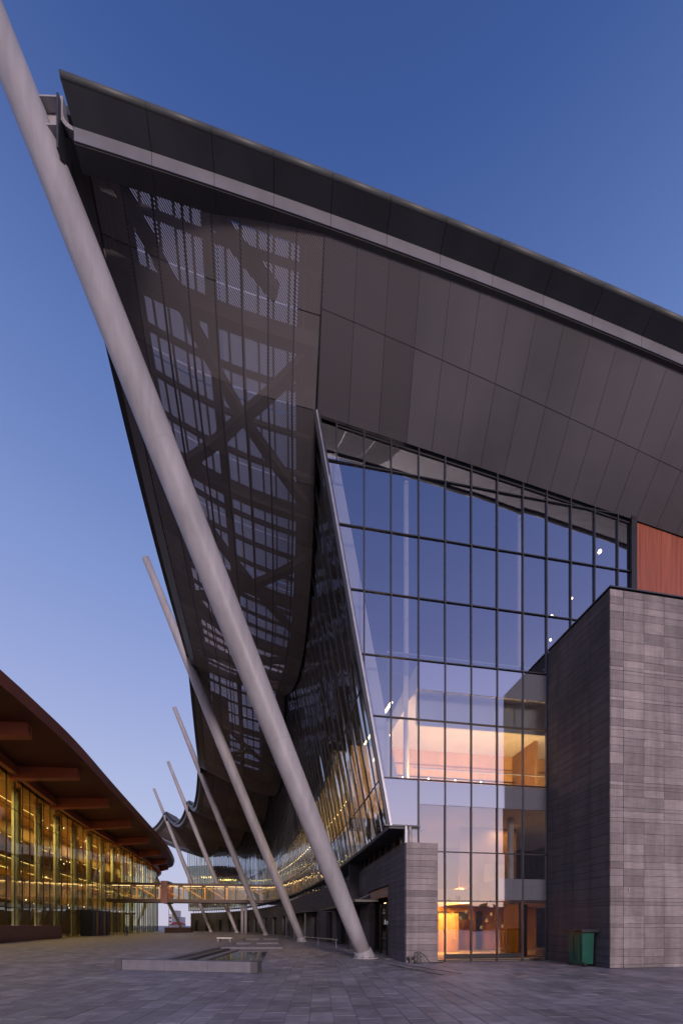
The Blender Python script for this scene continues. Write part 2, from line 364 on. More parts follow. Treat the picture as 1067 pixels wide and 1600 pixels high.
# pavers
th = math.radians(3.4); ux = Vector((math.cos(th), math.sin(th), 0)); uy = Vector((-math.sin(th), math.cos(th), 0))
PW, PL, GAP = .43, .62, .015
cells = []
for i in range(-48, 52):
    off = .5*PL if i % 2 else 0
    off += .08*((i*7) % 3)
    for j in range(6, 50):
        c = ux*((i+.1)*PW) + uy*(j*PL+off)
        if c.y < 5.4 or c.y > 27: continue
        if abs(c.x) > c.y*.98+1: continue
        if inside_basin(c.x, c.y, .5): continue
        if -8.9 < c.x < -2.6 and 12.75 < c.y < 14.6: 
            if abs(c.y - (13.07 + (-2.9-c.x)*.187)) < .75: continue
        if c.x > 2.4 and c.y > 16.3+.155*c.x: continue
        if c.x > 10.2 and c.y > 14.35+.155*(c.x-10.4): continue
        cells.append((c.y + abs(c.x)*.35, c))
cells.sort(key=lambda q: q[0])
PMESH = []
for k in range(10):
    mb = MB(); e = .006; w2, l2 = PW/2-GAP/2, PL/2-GAP/2; zt = random.uniform(-.002,.003); tl_ = random.uniform(-.0025,.0025)
    bt = [(-w2,-l2,-.04),(w2,-l2,-.04),(w2,l2,-.04),(-w2,l2,-.04)]
    md = [(-w2,-l2,zt-e),(w2,-l2,zt-e+tl_),(w2,l2,zt-e+tl_),(-w2,l2,zt-e)]
    tp_ = [(-w2+e,-l2+e,zt),(w2-e,-l2+e,zt+tl_),(w2-e,l2-e,zt+tl_),(-w2+e,l2-e,zt)]
    n = 0; mb.v = bt+md+tp_; mb.f = [(8,9,10,11)]
    for a in range(4):
        b_ = (a+1) % 4; mb.f += [(a,b_,4+b_,4+a),(4+a,4+b_,8+b_,8+a)]
    me = bpy.data.meshes.new('paver'); me.from_pydata(mb.v, [], mb.f); me.materials.append(M['paver']); PMESH.append(me)
for _, c in cells[:300]:
    o = bpy.data.objects.new('paver', random.choice(PMESH)); o.location = c; o.rotation_euler = (0,0,th+random.uniform(-.004,.004)); link(o, g)
mb = MB(); mb.tone = []
for _, c in cells[300:]:
    tone = random.uniform(.76,1.24); zt = random.uniform(-.003,.003)
    w2, l2 = PW/2-GAP/2, PL/2-GAP/2; n = len(mb.v)
    for (sx, sy, z) in ((-1,-1,-.03),(1,-1,-.03),(1,1,-.03),(-1,1,-.03)): mb.v.append(tuple(c+ux*w2*sx+uy*l2*sy+Vector((0,0,z))))
    for (sx, sy) in ((-1,-1),(1,-1),(1,1),(-1,1)): mb.v.append(tuple(c+ux*w2*sx+uy*l2*sy+Vector((0,0,zt))))
    mb.f.append((n+4,n+5,n+6,n+7))
    for a in range(4): b_ = (a+1) % 4; mb.f.append((n+a,n+b_,n+4+b_,n+4+a))
    mb.tone += [tone]*8
mb.build('paver', M['paver_far'], g, kind='stuff')

# reflecting pool
pool = thing('reflecting_pool', 'long dark reflecting pool sunk in the plaza behind a low grey kerb wall', 'pool')
mb = MB()
for i in range(4):
    a, b_ = BAS[i], BAS[(i+1) % 4]; mb.quad((*a,-.75),(*b_,-.75),(*b_,-.012),(*a,-.012))
mb.quad(*[(*p,-.75) for p in BAS]); mb.build('basin_lining', M['kerb_dark'], pool)
mb = MB(); mb.quad(*[(*p,-.07) for p in BAS]); mb.build('water', M['water'], pool)
A_, B_ = Vector((-8.45,14.1,0)), Vector((-2.9,13.07,0)); dk = (B_-A_).normalized(); nk = Vector((-dk.y, dk.x, 0))
Lk = (B_-A_).length
for a, b_, mt in ((0,.28,'kerb_dark'),(.29,2.05,'kerb'),(2.06,3.75,'kerb'),(3.76,Lk-.27,'kerb'),(Lk-.26,Lk,'kerb_dark')):
    mb = MB(); q = .02 if mt == 'kerb_dark' else 0
    mb.obox(A_+dk*a-nk*q, dk*(b_-a), nk*(.36+q), Vector((0,0,.38+q*.5))); mb.build('kerb_stone', M[mt], pool)
# stepped stone ledges along the left side of the pool
for k in range(3):
    x0, x1 = -8.1+.62*k, -7.62+.62*k
    mb = MB(); mb.hexa([(x0,15.0,-.32),(x1,14.95,-.32),(x1-.75,26.2,-.32),(x0-.75,26.2,-.32)], [(x0,15.0,.16-.09*k),(x1,14.95,.16-.09*k),(x1-.75,26.2,.16-.09*k),(x0-.75,26.2,.16-.09*k)])
    mb.build('ledge', M['kerb'] if k != 1 else M['kerb_dark'], pool)
for (x, y) in ((-4.6,19.2),(-4.25,23.0),(-5.6,24.0),(-6.0,18.0)):
    mb = MB(); mb.tube([(x,y,-.35),(x,y,-.02)], .022, 8); mb.build('water_nozzle', M['edge_trim'], pool)
# stone deck with slots further back
deck = thing('stone_deck', 'pale low stone deck with dark water slots beyond the reflecting pool', 'deck')
def strip(ya, yb, xa, xb, z=.10, sk=-.17):
    mb = MB(); f = lambda x, y: (x+sk*(y-27), y)
    mb.hexa([(*f(xa,ya),-.05),(*f(xb,ya),-.05),(*f(xb,yb),-.05),(*f(xa,yb),-.05)], [(*f(xa,ya),z),(*f(xb,ya),z),(*f(xb,yb),z),(*f(xa,yb),z)])
    mb.build('deck_slab', M['kerb'], deck)
def slot(ya, yb, xa, xb, sk=-.17):
    f = lambda x, y: (x+sk*(y-27), y); mb = MB(); mb.quad((*f(xa,ya),.012),(*f(xb,ya),.012),(*f(xb,yb),.012),(*f(xa,yb),.012)); mb.build('water_slot', M['water'], deck)
strip(27,31,-9,-4.2); strip(31,34,-9,-8.3); strip(31,34,-6.9,-6.5); strip(31,34,-4.5,-4.2); slot(31,34,-8.3,-6.9); slot(31,34,-6.5,-4.5)
strip(34,40,-9,-4.2); strip(40,44.5,-9,-8.3); strip(40,44.5,-6.6,-6.2); strip(40,44.5,-4.5,-4.2); slot(40,44.5,-8.3,-6.6); slot(40,44.5,-6.2,-4.5); strip(44.5,50,-9,-4.2)

# drain channels in the paving near the big mast
for k, (a, b_) in enumerate((((2.0,15.8),(3.35,12.55)),((2.6,15.9),(4.1,12.9)),((-.3,18.4),(.05,15.6)),((.35,19.6),(1.3,16.2)))):
    a = Vector((*a,.006)); b_ = Vector((*b_,.006)); mb = MB(); mb.bar(a, b_, .07, .012)
    o = mb.build('drain_channel', M['black'] if k < 2 else M['kerb'])
    tag(o, ['long dark drain slot in the paving right of the big mast foot','narrow dark drain slot nearest the stone pier front','pale drain strip in the paving left of the big mast foot','pale drain strip between the big mast foot and the curved wall'][k], 'drain', 'drain channels in the plaza')

# ------------------------------------------------------------------ masts
def mast(base, upper, top_z, r, label, bracket_z=None, far=False, edge=None):
    base = Vector(base); up = Vector(upper); d = (up-base)/(up.z-base.z); top = base + d*top_z
    root = thing('leaning_mast', label, 'mast', 'leaning steel masts along the roof edge', base)
    n = 24; pts = []; rr = []
    for i in range(n+1):
        t_ = i/n; pts.append(d*(top_z*t_)); rr.append(r*(.66+.34*math.sin(math.pi*min(1,t_*1.05)**.9)))
    pts.append(d*top_z + d.normalized()*.08); rr.append(rr[-1]*.35)
    mb = MB(); mb.tube(pts, rr, 20 if far else 40); mb.build('shaft', M['mast'], root, smooth=True)
    mb = MB(); mb.tube([(0,0,-.1), d*.42], [r*.93, r*.80], 28); mb.build('base_collar', M['mast'], root, smooth=False)
    for q in range(1, 4):
        t_ = q/4.1; rs = r*(.66+.34*math.sin(math.pi*min(1,t_*1.05)**.9)); c_ = d*(top_z*t_); mb = MB(); mb.tube([c_-d.normalized()*.012, c_+d.normalized()*.012], rs+.0015, 40); mb.build('weld_seam', M['mast_seam'], root)
    for q in range(10):
        a_ = q/10*2*math.pi; mb = MB(); p_ = Vector((math.cos(a_), math.sin(a_), 0))*r*1.04; mb.tube([p_, p_+Vector((0,0,.10))], .03, 6); mb.build('anchor_bolt', M['steel_dark'], root)
    mb = MB(); mb.tube([(0,0,-.1),(0,0,.05)], r*1.15, 24); mb.build('base_plate', M['mast'], root)
    if edge is not None:
        e = Vector(edge)-base; tt = (e.z)/d.z if d.z else 0; c = d*(e.z+.1); hd = (e-c); hd.z = 0
        L_ = hd.length; hn = hd.normalized(); sdv = Vector((-hn.y, hn.x, 0)); up_ = Vector((0,0,1))
        mb = MB()
        # two horizontal plates and a vertical web reaching out to the roof edge
        mb.obox(c + hn*r*.4 - sdv*.28 + up_*.55, hn*(L_*.55), sdv*.56, up_*.05)
        mb.obox(c + hn*r*.4 - sdv*.28 - up_*.35, hn*(L_*.55), sdv*.56, up_*.05)
        mb.obox(c + hn*r*.4 - sdv*.02 - up_*.33, hn*(L_*.55), sdv*.04, up_*.87)
        mb.build('bracket', M['mast'], root)
        mb = MB(); mb.obox(c + hn*(r*.4+L_*.55) - sdv*.3 - up_*1.1, hn*.06, sdv*.6, up_*1.75); mb.build('bracket_plate', M['steel_dark'], root)
        mb = MB(); P0 = c + hn*(r*.4+L_*.55+.06) + up_*.3; arc = [P0 + up_*.5]
        for k in range(7):
            a = k/6*math.pi/2; arc.append(P0 + hn*(.55*(1-math.cos(a))) - up_*(.55*math.sin(a)))
        arc.append(arc[-1] + hn*max(.2, L_*.45-.3))
        for a, b_ in zip(arc, arc[1:]): mb.bar(a, b_, .36, .12, up=sdv.cross(b_-a) if False else (sdv.cross((b_-a).normalized())))
        mb.build('hanger_arm', M['mast'], root)
    return root
A = [Vector((-8.75,12.25,27.2)), seen(302,1043,37.6), seen(316,1199,61.3), seen(297,1261,81.6), Vector((-44.3,96,29.3)), Vector((-58,106,29.8))]
m1b = Vector((1.22,19.1,0)); m1u = seen(72,240,12.35); 
def mast_to(bx, by, px, py, Y):  return Vector((bx,by,0)), seen(px,py,Y)
mast(m1b, m1u, 40, .56, 'largest leaning pale mast, nearest the camera, its foot beside the stone pier', edge=A[0]+Vector((0,0,.1)))
b2, u2 = mast_to(-4.05,38.9, 296,1040, 37.5); 
mast(b2, u2, 37.6, .52, 'second pale mast from the front, tip free in the sky left of the roof edge', edge=A[1])
b3, u3 = mast_to(-13.0,65, 309,1197, 61.6)
mast(b3, u3, 36.6, .50, 'third pale mast from the front, crossing in front of the glowing footbridge', edge=A[2])
b4, u4 = mast_to(-23.4,84.6, 290,1259, 82)
mast(b4, u4, 36.9, .50, 'fourth mast, standing between the third mast and the thin far mast', far=True, edge=A[3])
b5, u5 = mast_to(-33.5,97, 258,1277, 96.5)
mast(b5, u5, 36.6, .48, 'thinnest far mast, its tip highest just right of the red roof', far=True, edge=A[4])
mast((-46.2,110,0), (-50.2,109.7,8.2), 29, .5, 'rearmost mast, only its dark foot visible under the footbridge', far=True)

# ------------------------------------------------------------------ sweeping roof
roof = thing('sweeping_roof', 'huge dark hanging roof with perforated metal underside sweeping back over the glass hall', 'roof')
cuspY = [16.4, 38.5, 66, 88, 102, 113]
cuspD = [Wc.at_y(y) for y in cuspY]; cuspD[0] = 0
zo = [27.2] + [a.z for a in A[1:]]
def outer(u):
    i = min(int(u), 4); f = u-i
    a, b_ = A[i], A[i+1]; p0 = A[i-1] if i > 0 else a*2-b_; p3 = A[i+2] if i < 4 else b_*2-a
    p = .5*((2*a)+(b_-p0)*f+(2*p0-5*a+4*b_-p3)*f*f+(3*a-p0-3*b_+p3)*f**3)
    z = a.z+(b_.z-a.z)*f; sag = (1.6 if i == 0 else 3.4)
    return Vector((p.x, p.y, z - sag*math.sin(math.pi*f)**.9 if 0 < f < 1 else z))
def _fz(X): return 26.22 - .075*X - .0026*X*X
FRONT_IN = FP(-1.05, _fz(-1.05), -3.0)
def inner(u):
    # u<=0..: first part climbs from front edge (u=0) to the facade plane (u=u0) then follows the glass wall
    U0 = .13
    if u < U0:
        t_ = u/U0; top = wall_pt(0, 23.85, .12); p = FRONT_IN.lerp(Vector((top.x, top.y, 23.85)), t_)
        p.z = FRONT_IN.z + (23.85-FRONT_IN.z)*t_; return p
    i = min(int(u), 4); f = u-i
    if i == 0:
        g_ = (f-U0)/(1-U0); d = cuspD[0] + (cuspD[1]-cuspD[0])*g_; z = 23.85 + (24.6-23.85)*g_ - 2.9*math.sin(math.pi*g_)**.9 if 0 < g_ < 1 else (23.85 if g_ <= 0 else 24.6)
    else:
        d = cuspD[i] + (cuspD[i+1]-cuspD[i])*f; z = 24.6 - (3.6*math.sin(math.pi*f)**.8 if 0 < f < 1 else 0)
    p = wall_pt(d, z, .12); return p
def S(u, v, dz=0):
    o_ = outer(u); i_ = inner(u); p = o_.lerp(i_, v)
    # gentle belly across
    p.z -= (.9 if u > .15 else .9*u/.15)*math.sin(math.pi*v)*(.6)
    p.z += dz; return p
def patch(u0, u1, v0, v1, nu, nv, dz, name, material, parent, thick=.03, uvs=True, kind=None, smooth=True):
    mb = MB(); mb.uv = []
    G = [[S(u0+(u1-u0)*i/nu, v0+(v1-v0)*j/nv, dz) for j in range(nv+1)] for i in range(nu+1)]
    du = 0
    for i in range(nu+1):
        if i: du += (G[i][0]-G[i-1][0]).length
        dv = 0
        for j in range(nv+1):
            if j: dv += (G[i][j]-G[i][j-1]).length
            mb.v.append(tuple(G[i][j])); mb.uv.append((du+u0*40, dv+v0*9))
    for i in range(nu):
        for j in range(nv):
            a = i*(nv+1)+j; mb.f.append((a, a+nv+1, a+nv+2, a+1))
    return mb.build(name, material, parent, smooth=smooth, kind=kind)
# perforated panels, strip by strip
VB = [.045] + [.045+(1-.045)*k/8 for k in range(1, 9)]
segs = []
ulist = [0,.055,.13,.21,.30,.40,.50,.60,.70,.80,.90,1.0]
for i in range(5):
    if i == 0: us = ulist
    else:
        k_ = {1:10,2:8,3:5,4:4}[i]; us = [i+q/k_ for q in range(k_+1)]
    segs += list(zip(us, us[1:]))
for (ua, ub) in segs:
    vb = VB if ua < 3 else VB[::2]
    for va, vb_ in zip(vb, vb[1:]):
        bay = int(ua+1e-6)
        patch(ua+.0004, ub-.0004, va+.0015, vb_-.0015, 4, 3, 0, 'soffit_panel', M['screen'], roof)
# dark plain border along the outer edge, with its outward edge face
for (ua, ub) in segs:
    patch(ua, ub, -.02, .045-.004, 4, 1, -.01, 'edge_panel', M['border'], roof)
mb = MB(); nU = 150
for k in range(nU):
    a, b_ = k/nU*5, (k+1)/nU*5
    p, q = S(a,-.02,-.01), S(b_,-.02,-.01); mb.quad(q, p, p+Vector((0,0,.75)), q+Vector((0,0,.75)))
mb.build('edge_fascia', M['fascia'], roof, smooth=True)
# gutter lip over the edge fascia
mb = MB()
for k in range(nU):
    a, b_ = k/nU*5, (k+1)/nU*5; up_ = Vector((0,0,1))
    p, q = S(a,-.02,.74), S(b_,-.02,.74); po = (outer(a)-inner(a)); po.z = 0; po.normalize(); qo = (outer(b_)-inner(b_)); qo.z = 0; qo.normalize()
    mb.hexa([p+po*.45, q+qo*.45, q-qo*.6, p-po*.6], [p+po*.45+up_*.28, q+qo*.45+up_*.28, q-qo*.6+up_*.28, p-po*.6+up_*.28])
mb.build('edge_gutter', M['eave'], roof)
# battens closing the seams between strips (run along the crescent), one part each
for v in VB[1:-1]:
    mb = MB()
    for k in range(90):
        a, b_ = k/90*3, (k+1)/90*3
        if b_ > 2.999: b_ = 2.999
        mb.bar(S(a,v,.05), S(b_,v,.05), .09, .06)
    mb.build('seam_batten', M['steel_dark'], roof)
# inner rim closing the soffit against the glass
mb = MB()
for k in range(200):
    a, b_ = .13+k/200*4.87, .13+(k+1)/200*4.87
    p, q = inner(a), inner(b_); mb.quad(p, q, q+Vector((0,0,1.6)), p+Vector((0,0,1.6)))
mb.build('inner_rim', M['steel_dark'], roof)
# structure above the screen: cross rafters, long purlins and diagonals (dark silhouettes), then frosted skin
HT = 1.15
ulat = [q/22 for q in range(0, 23)] + [1+q/20 for q in range(1, 21)] + [2+q/10 for q in range(1, 11)]
for k, u in enumerate(ulat):
    u = min(u, 2.999); big = (k % 4 == 2); mb = MB()
    for j in range(8):
        a, b_ = j/8, (j+1)/8; mb.bar(S(u,a,HT-.45 if big else HT-.1), S(u,b_,HT-.45 if big else HT-.1), .34 if big else .12, .6 if big else .2)
    mb.build('rafter', M['beam'], roof)
for k in range(1, 14):
    v = k/14; big = k in (7,); mb = MB()
    for j in range(60):
        a, b_ = j/20, min(2.999,(j+1)/20); mb.bar(S(a,v,HT-.3 if big else HT-.05), S(b_,v,HT-.3 if big else HT-.05), .42 if big else .085, .5 if big else .14)
    mb.build('purlin', M['beam'], roof)
diag = [(.02,.12,.17,.62),(.17,.62,.10,.95),(.30,.15,.17,.62),(.17,.62,.26,.98),(.30,.15,.44,.62),(.44,.62,.34,.98),(.58,.15,.44,.62),(.44,.62,.55,.98),(.58,.15,.74,.62),(.74,.62,.64,.98),(.88,.15,.74,.62),(1.15,.15,1.3,.6),(1.45,.15,1.3,.6),(1.3,.6,1.42,.97),(1.6,.15,1.75,.6),(.02,.5,.06,.8)]
for (ua, va, ub, vb_) in diag:
    mb = MB()
    for j in range(6):
        t0, t1 = j/6, (j+1)/6; mb.bar(S(ua+(ub-ua)*t0, va+(vb_-va)*t0, HT-.55), S(ua+(ub-ua)*t1, va+(vb_-va)*t1, HT-.55), .36, .36)
    mb.build('diagonal_brace', M['beam'], roof)
# roof skin: solid margins, frosted glazing in the middle
patch(0, 5, -.02, .17, 150, 1, HT+.15, 'roof_margin', M['deck'], roof)
patch(0, 5, .90, 1.02, 150, 1, HT+.15, 'roof_margin', M['deck'], roof)
patch(0, .035, .17, .90, 2, 8, HT+.15, 'roof_margin', M['deck'], roof)
patch(1.5, 5, .17, .90, 60, 6, HT+.15, 'roof_margin', M['deck'], roof)
for k in range(11):
    u0 = .035 + (1.5-.035)*k/11; u1 = .035 + (1.5-.035)*(k+1)/11
    for j in range(4): patch(u0+.001, u1-.001, .17+.73*j/4+.002, .17+.73*(j+1)/4-.002, 5, 2, HT+.15, 'roof_glazing' if not (k > 7 and j in (0,3)) else 'roof_margin', M['skin'] if not (k > 7 and j in (0,3)) else M['deck'], roof)

# ---- front strip of the soffit, over the glass facade
def front_line(X, z_add=0, off=-3.0): # lower front edge of the roof
    z = 26.22 - .075*X - .0026*X*X; return FP(X, z+z_add, off)
def FS(X, t_, dz=0):
    k9 = .46*min(1,(X+1.05)/3); a = front_line(X); b_ = FP(X+k9, ceil_z(X+k9)+.02, 0); p = a.lerp(b_, t_); p.z += -.12*math.sin(math.pi*t_) + dz; return p
A[0].z = front_line(-8.75).z
xs = [-1.05 + 1.17*k for k in range(0, 21)]
for k, (a, b_) in enumerate(zip(xs, xs[1:])):
    rows = [0,.5,1.0]; crs = lambda X, r_: r_ if r_ != .5 else .36+.011*(X+1)
    for r0, r1 in zip(rows, rows[1:]):
        mb = MB(); mb.uv = []
        for i in range(4):
            for j in range(4):
                X = a+.010+(b_-a-.020)*i/3; q0 = crs(X,r0); q1 = crs(X,r1); t_ = q0+.002+(q1-q0-.004)*j/3; bulge = .016*math.sin(math.pi*i/3)*math.sin(math.pi*j/3)
                p = FS(X, t_, -bulge); mb.v.append(tuple(p)); mb.uv.append((X, t_*4))
        for i in range(3):
            for j in range(3): q = i*4+j; mb.f.append((q, q+1, q+5, q+4))
        mb.build('front_soffit_panel', M['screen_front' if k > 2 else 'screen_thin'], roof, smooth=True)
for X in xs[0:-1]:
    mb = MB()
    for j in range(6): mb.bar(FS(X, j/6, .05), FS(X, (j+1)/6, .05), .07, .06)
    mb.build('seam_batten', M['steel_dark'], roof)
mb = MB()
for k in range(24):
    X0, X1 = -1.05+k, -.05+k; mb.quad(FS(X0,0,.45), FS(X1,0,.45), FS(X1,1,.5), FS(X0,1,.5))
mb.build('front_lining', M['deck'], roof)
# frame band under the light fascia, the fascia and the eave slab: one piece per 2.2 m
js = [-9.0, -6.7, -4.75, -2.8, -.85, 1.15, 3.15, 5.2, 7.3, 9.4, 11.6, 13.8, 16.0, 18.5, 21.0]
fx = [-8.75+k*(31.0/60) for k in range(61)]
for a, b_ in zip(js, js[1:]):
    a += .006; b_ -= .006; n_ = 4; mb = MB()
    for k in range(n_):
        X0, X1 = a+(b_-a)*k/n_, a+(b_-a)*(k+1)/n_
        q = lambda X: [front_line(X,-.03,-3.10), front_line(X,-.03,-2.62), front_line(X,.10,-2.62), front_line(X,.10,-3.10)]
        mb.hexa(q(X0), q(X1))
    mb.build('frame_panel', M['border'], roof)
    mb = MB()
    for k in range(n_):
        X0, X1 = a+(b_-a)*k/n_, a+(b_-a)*(k+1)/n_
        q = lambda X: [front_line(X,.00,-3.14), front_line(X,.00,-3.11), front_line(X,.40,-3.11), front_line(X,.40,-3.16)]
        mb.hexa(q(X0), q(X1))
    mb.build('fascia_panel', M['fascia'], roof)
def eave(X, z_add, off):
    f = front_line(X, 0, off); f.z += z_add; return f
for k0, (a, b_) in enumerate(zip(js, js[1:])):
    a += .008; b_ -= .008; n_ = 4; mb = MB()
    # left end is cut on the skew
    for k in range(n_):
        X0, X1 = a+(b_-a)*k/n_, a+(b_-a)*(k+1)/n_
        def up9(X): return .0016*max(0, 1-X)**2
        def q(X, s=0):
            e9 = -.12 if X < -8.9 else 0
            return [eave(X+e9,.60+up9(X),-3.66), eave(X,.385,-3.10), eave(X,.93+up9(X),-3.10), eave(X+e9,.79+up9(X),-3.66)]
        mb.hexa(q(X0), q(X1))
    mb.build('eave_panel', M['eave'], roof)
    mb = MB(); a9 = a-.12 if a < -8.9 else a; mb.tube([eave(a9,.70+up9(a),-3.65), eave((a+b_)/2,.70+up9((a+b_)/2),-3.65), eave(b_,.70+up9(b_),-3.65)], .10, 10); mb.build('eave_nosing', M['eave_edge'], roof, smooth=True)
# opaque roof over the hall interior
mb = MB()
N_ = 40
for k in range(N_):
    pa, pb = wall_pt(Wc.len*k/N_, 24.3, -.1), wall_pt(Wc.len*(k+1)/N_, 24.3, -.1); z_ = Vector((0,0,25.7))
    pa.z = pb.z = 25.7; n0, n1 = left_n(Wc.tan(Wc.len*k/N_)), left_n(Wc.tan(Wc.len*(k+1)/N_))
    qa, qb = (pa-n0*12, pb-n1*12) if k else (FP(18,25.7,.1), pb-n1*12)
    mb.quad(pa, qa, qb, pb)
mb.quad(FP(-1.2,25.7,.1), FP(24,25.7,.1), FP(24,25.7,12), FP(-1.2,25.7,12))
mb.quad(FP(-1.2,25.7,.12), FP(24,25.7,.12), FP(24,20.5,.12), FP(-1.2,23.9,.12))
mb.build('roof_deck', M['deck'], roof)
mb = MB()
for a, b_ in zip(js, js[1:]):
    q = lambda X: [eave(X,.95,-3.5), eave(X,.95,-2.3), eave(X,.99,-2.3), eave(X,.99,-3.6)]
    mb.hexa(q(a), q(b_))
mb.build('eave_top', M['eave'], roof)

# ------------------------------------------------------------------ glass facade (flat front)
fac = thing('glass_facade', 'tall flat glass curtain wall between the leaning corner and the stone block, reflecting dusk sky', 'glass wall')
MX = [-.21, 1.004, 2.22, 3.49, 4.74, 6.0, 7.28, 8.57, 9.80, 11.07, 12.35, 13.62, 14.3]
TZ = [2.78, 5.03, 8.27, 10.99, 13.68, 16.48, 19.26, 21.98]
def clip(poly, fn):
    r = []
    for i in range(len(poly)):
        a, b_ = poly[i], poly[(i+1) % len(poly)]; fa, fb = fn(a), fn(b_)
        if fa >= 0: r.append(a)
        if (fa >= 0) != (fb >= 0):
            t_ = fa/(fa-fb); r.append((a[0]+(b_[0]-a[0])*t_, a[1]+(b_[1]-a[1])*t_))
    return r
def cell(x0, x1, z0, z1, material, name='pane', pad=.02):
    poly = [(x0+pad,z0+pad),(x1-pad,z0+pad),(x1-pad,z1-pad),(x0+pad,z1-pad)]
    if x0 < 2.5: poly = clip(poly, lambda p: p[0]-edge_x(p[1])-.05)
    if poly: poly = clip(poly, lambda p: ceil_z(p[0])-.22-p[1])
    if len(poly) < 3: return
    ar = abs(sum(poly[i][0]*poly[(i+1)%len(poly)][1]-poly[(i+1)%len(poly)][0]*poly[i][1] for i in range(len(poly))))/2
    if ar < .02: return
    tx, tz = random.uniform(-.006,.006), random.uniform(-.003,.003)
    cx = sum(p[0] for p in poly)/len(poly); cz = sum(p[1] for p in poly)/len(poly)
    mb = MB(); mb.prism([FP(p[0], p[1], .04+(p[0]-cx)*tx+(p[1]-cz)*tz) for p in poly], -NB, .02)
    mb.build(name, material, fac)
rows = [.12]+TZ+[25]
for r0, r1 in zip(rows, rows[1:]):
    cols = [-1.6]+MX
    if r1 < 24: cols = [c for c in cols if c != -.21]
    for c0, c1 in zip(cols, cols[1:]):
        if c0 >= 9.7 and r1 < 14: continue
        if r1 <= 8.3 and c1 <= 2.3: continue
        if r0 >= 5 and r1 <= 8.3 and c0 < 3.4:          # notch at the corner
            cell(-1.6 if c0 < 1.1 else edge_x(6.14)-.5, 3.49, 6.16, 8.27, M['spandrel'], 'spandrel_panel'); cell(2.84, 3.49, 5.1, 6.14, M['glass']); continue
        if r1 <= 5.1 and c1 <= 3.5: continue
        cell(c0, c1, r0, r1, M['glass'])
# opaque panels behind the glass at the floor edges
for (z0, z1, c0) in ((2.86,3.85,7.28),(7.15,8.2,3.49),(12.35,13.6,3.49)):
    for a, b_ in zip(MX, MX[1:]):
        if a < c0-.1 or b_ > 10: continue
        mb = MB(); mb.prism([FP(a+.03,z0,.012),FP(b_-.03,z0,.012),FP(b_-.03,z1,.012),FP(a+.03,z1,.012)], -NB, .02); mb.build('spandrel_panel', M['spandrel'], fac)
for X in MX[:-1]:
    zb = 0
    if X < 2.3:
        zb = 6.14 + (2.19-X)/.1835
        if X < 0: zb = 21.98
        if X > 2.19: zb = 8.27
    elif X == 3.49: zb = 5.4
    elif X > 9.7: zb = 13 if X > 9.9 else 0
    zt = ceil_z(X)-.02
    mb = MB(); mb.obox(FP(X-.025, zb, -.04), D*.05, NB*.12, Vector((0,0,zt-zb))); mb.build('mullion', M['frame'], fac)
for z in TZ + [.06]:
    x0 = max(edge_x(z) if z > 6.2 else 2.84, -1.07); x1 = 9.85 if z < 14 else 14.3
    if ceil_z(x1) < z: x1 = -1 + (23.80-z)/.122
    mb = MB(); mb.obox(FP(x0, z-.02, -.015), D*((x1-x0)/D.x), NB*.12, Vector((0,0,.04))); mb.build('transom', M['frame'], fac)
mb = MB(); mb.obox(FP(1.9,6.10,-.05), D*1.62, NB*.2, Vector((0,0,.07))); mb.build('transom', M['frame'], fac)
mb = MB(); mb.obox(FP(2.84,5.0,-.06), D*.09, NB*.2, Vector((0,0,1.12))); mb.build('mullion', M['edge_trim'], fac)
# bright metal trim along the leaning corner, dark head above
mb = MB(); mb.bar(FP(2.19,6.10,-.02), FP(edge_x(23.9),23.9,-.02), .10, .16, up=NB); mb.build('corner_trim', M['edge_trim'], fac)
mb = MB(); mb.bar(FP(2.10,6.14,.12), FP(edge_x(23.9)-.09,23.9,.12), .08, .20, up=NB); mb.build('corner_post', M['frame'], fac)
for a, b_ in zip(MX, MX[1:]):
    mb = MB(); mb.hexa([FP(a,ceil_z(a)-.22,0),FP(b_,ceil_z(b_)-.22,0),FP(b_,ceil_z(b_)-.22,.2),FP(a,ceil_z(a)-.22,.2)],[FP(a,ceil_z(a)-.16,0),FP(b_,ceil_z(b_)-.16,0),FP(b_,ceil_z(b_)-.16,.2),FP(a,ceil_z(a)-.16,.2)])
    mb.build('head_rail', M['black'], fac)
# entrance leaves in the ground row
for X in (4.74, 6.0, 7.28):
    mb = MB(); mb.obox(FP(X+.03,.12,-.02), D*1.18, NB*.06, Vector((0,0,.22))); mb.build('kick_rail', M['black'], fac)

# dark jamb and red timber wall right of the facade
red = thing('red_timber_wall', 'orange red vertical timber wall panel above the stone block', 'wall panel')
mb = MB(); mb.obox(FP(14.32,14.0,-.1), D*.30, NB*.5, Vector((0,0,8.4))); mb.build('dark_jamb', M['black'], red)
x = 14.66
while x < 25:
    wd = random.uniform(.26,.34); mb = MB(); mb.obox(FP(x+.003, 14.0, .05+random.uniform(0,.006)), D*(wd-.008), NB*.05, Vector((0,0,ceil_z(x)-13.9))); mb.build('timber_board', M['wood_red'], red); x += wd*D.x

